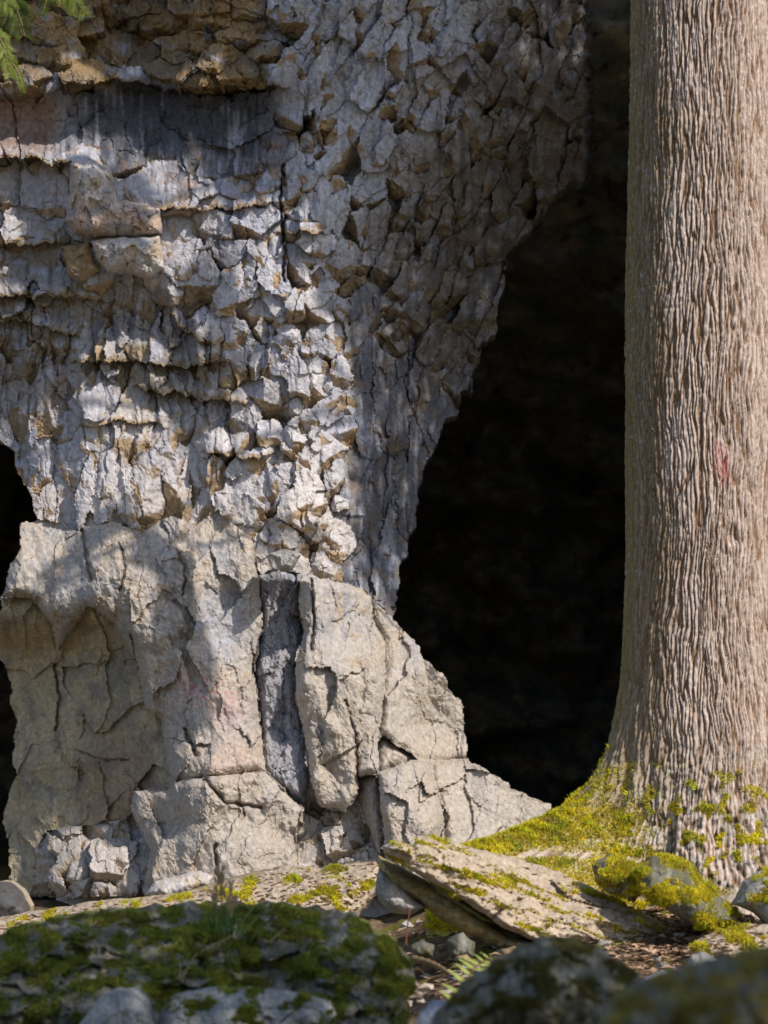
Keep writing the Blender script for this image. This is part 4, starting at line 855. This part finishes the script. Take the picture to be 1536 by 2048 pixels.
# conifer twigs in the top left corner, sun and shade painted into their greens
def sprig(pts, width, colr, seed, label):
    r = np.random.default_rng(seed); pa = curve(pts, 50)
    t = empty('conifer_sprig', pa[0], label, 'conifer sprig', 'conifer twigs hanging into the picture')
    V, Q = tube(pa, np.linspace(.004, .0012, 50), 5); mk('stem', V, Q, M_BARK, t, np.tile([.24, .16, .10], (len(V), 1)), True)
    tg = np.gradient(pa, axis=0); tg /= np.linalg.norm(tg, axis=1)[:, None]
    n = 26
    for k in range(n):
        f = .06 + .92 * k / n; i = int(f * 49); p = pa[i]; L = width * (1 - f * .72) * r.uniform(.75, 1.15)
        s_ = -1 if k % 2 else 1
        sd = np.cross(tg[i], [0, -1, 0]); sd /= np.linalg.norm(sd) + 1e-9
        d = sd * s_ * .8 + tg[i] * .75 + np.array([0, r.normal(0, .3), -.15]); d /= np.linalg.norm(d)
        a = Acc(); m = max(6, int(L / .0035)); q = np.linspace(0, 1, m)[:, None]; pt = p + d * L * q - np.array([0, 0, .25 * L]) * q ** 2
        cr = np.cross(d, [0, -1, 0]); cr /= np.linalg.norm(cr); c0 = np.array(colr) * r.uniform(.7, 1.25)
        V, Q = strip(pt, .004, cr); a.add(V, Q, c0)
        for j in range(1, m):
            for e in (-1, 1):
                l = .013 * r.uniform(.7, 1.2) * (1 - .4 * j / m); dd = cr * e * .8 + d * .7 + np.array([0, r.normal(0, .25), 0]); dd /= np.linalg.norm(dd); o = pt[j]
                a.add(np.array([o - d * .0016, o + dd * l * .6 - d * .001, o + dd * l, o + d * .0018 + dd * l * .5]), [[0, 1, 2, 3]], c0 * r.uniform(.8, 1.2))
        a.mk('branchlet', M_LEAF, t)
GB = (.20, .26, .035)
sprig([W(-14, 50, 14), W(4, 85, 14), W(14, 120, 14), W(20, 152, 14)], .062, (.30, .38, .08), 701, 'sunlit conifer sprig with pale stem hanging by the picture edge')
sprig([W(10, 105, 14.02), W(28, 130, 14), W(40, 155, 13.98), W(47, 184, 13.97)], .034, GB, 702, 'slender drooping conifer sprig tip, lowest of the cluster')
sprig([W(8, -30, 14.2), W(26, 5, 14.2), W(40, 35, 14.15), W(50, 72, 14.1)], .115, (.09, .13, .02), 703, 'broad conifer spray with shade painted into its green, hanging in the top left corner')
sprig([W(-20, -30, 14.1), W(2, -10, 14.1), W(16, 5, 14.1), W(28, 18, 14.1)], .07, (.26, .32, .07), 704, 'short bright conifer spray at the very corner of the picture')
sprig([W(96, -50, 14), W(120, -25, 14), W(148, -4, 14), W(174, 34, 14)], .08, GB, 705, 'bright arching conifer spray beside the grey rock rib')
sprig([W(70, -60, 14.1), W(86, -30, 14.1), W(92, 0, 14.1), W(84, 30, 14.1)], .05, (.08, .12, .02), 706, 'dim conifer spray between the two bright sprays')
sprig([W(128, -60, 14.1), W(135, -25, 14.1), W(140, 5, 14.1), W(146, 28, 14.1)], .05, (.14, .20, .03), 707, 'green conifer spray just inside the bright arching one')

# broken stone chips lying about the cliff foot and between the rocks
def rubble():
    import bmesh
    r = np.random.default_rng(660); Vs = []; Ts = []; Cs = []; off = 0
    for (x0, x1, y0, y1, n, s0) in ((-2.2, 1.0, 17.2, 19.3, 170, .03), (-.1, 1.9, 11.6, 14.4, 190, .016), (-1.6, -.1, 12.2, 15.0, 60, .018)):
        for k in range(n):
            x = r.uniform(x0, x1); y = r.uniform(y0, y1); sc = s0 * r.uniform(.4, 1.6); p = np.array([x, y, float(ground_z(np.array(x), np.array(y))) + sc * .25])
            c = r.normal(0, 1, (11, 3)); c /= np.linalg.norm(c, axis=1)[:, None]; c *= np.array([1.3, 1, .7]) * sc
            bm = bmesh.new()
            for v in c: bm.verts.new(tuple(v))
            bmesh.ops.convex_hull(bm, input=bm.verts); bmesh.ops.triangulate(bm, faces=bm.faces); bm.verts.index_update()
            Vs.append(np.array([v.co[:] for v in bm.verts]) + p); Ts.append(np.array([[v.index for v in f.verts] for f in bm.faces]) + off); off += len(bm.verts); bm.free()
            Cs.append(np.tile(mix(CREAM, GREY * .8, r.random()) * r.uniform(.6, 1.0), (len(Vs[-1]), 1)))
    mk('rubble', np.concatenate(Vs), np.concatenate(Ts), M_ROCK, None, np.concatenate(Cs), False, 'small broken stone chips scattered over the soil between the rocks', kind='stuff')
rubble()
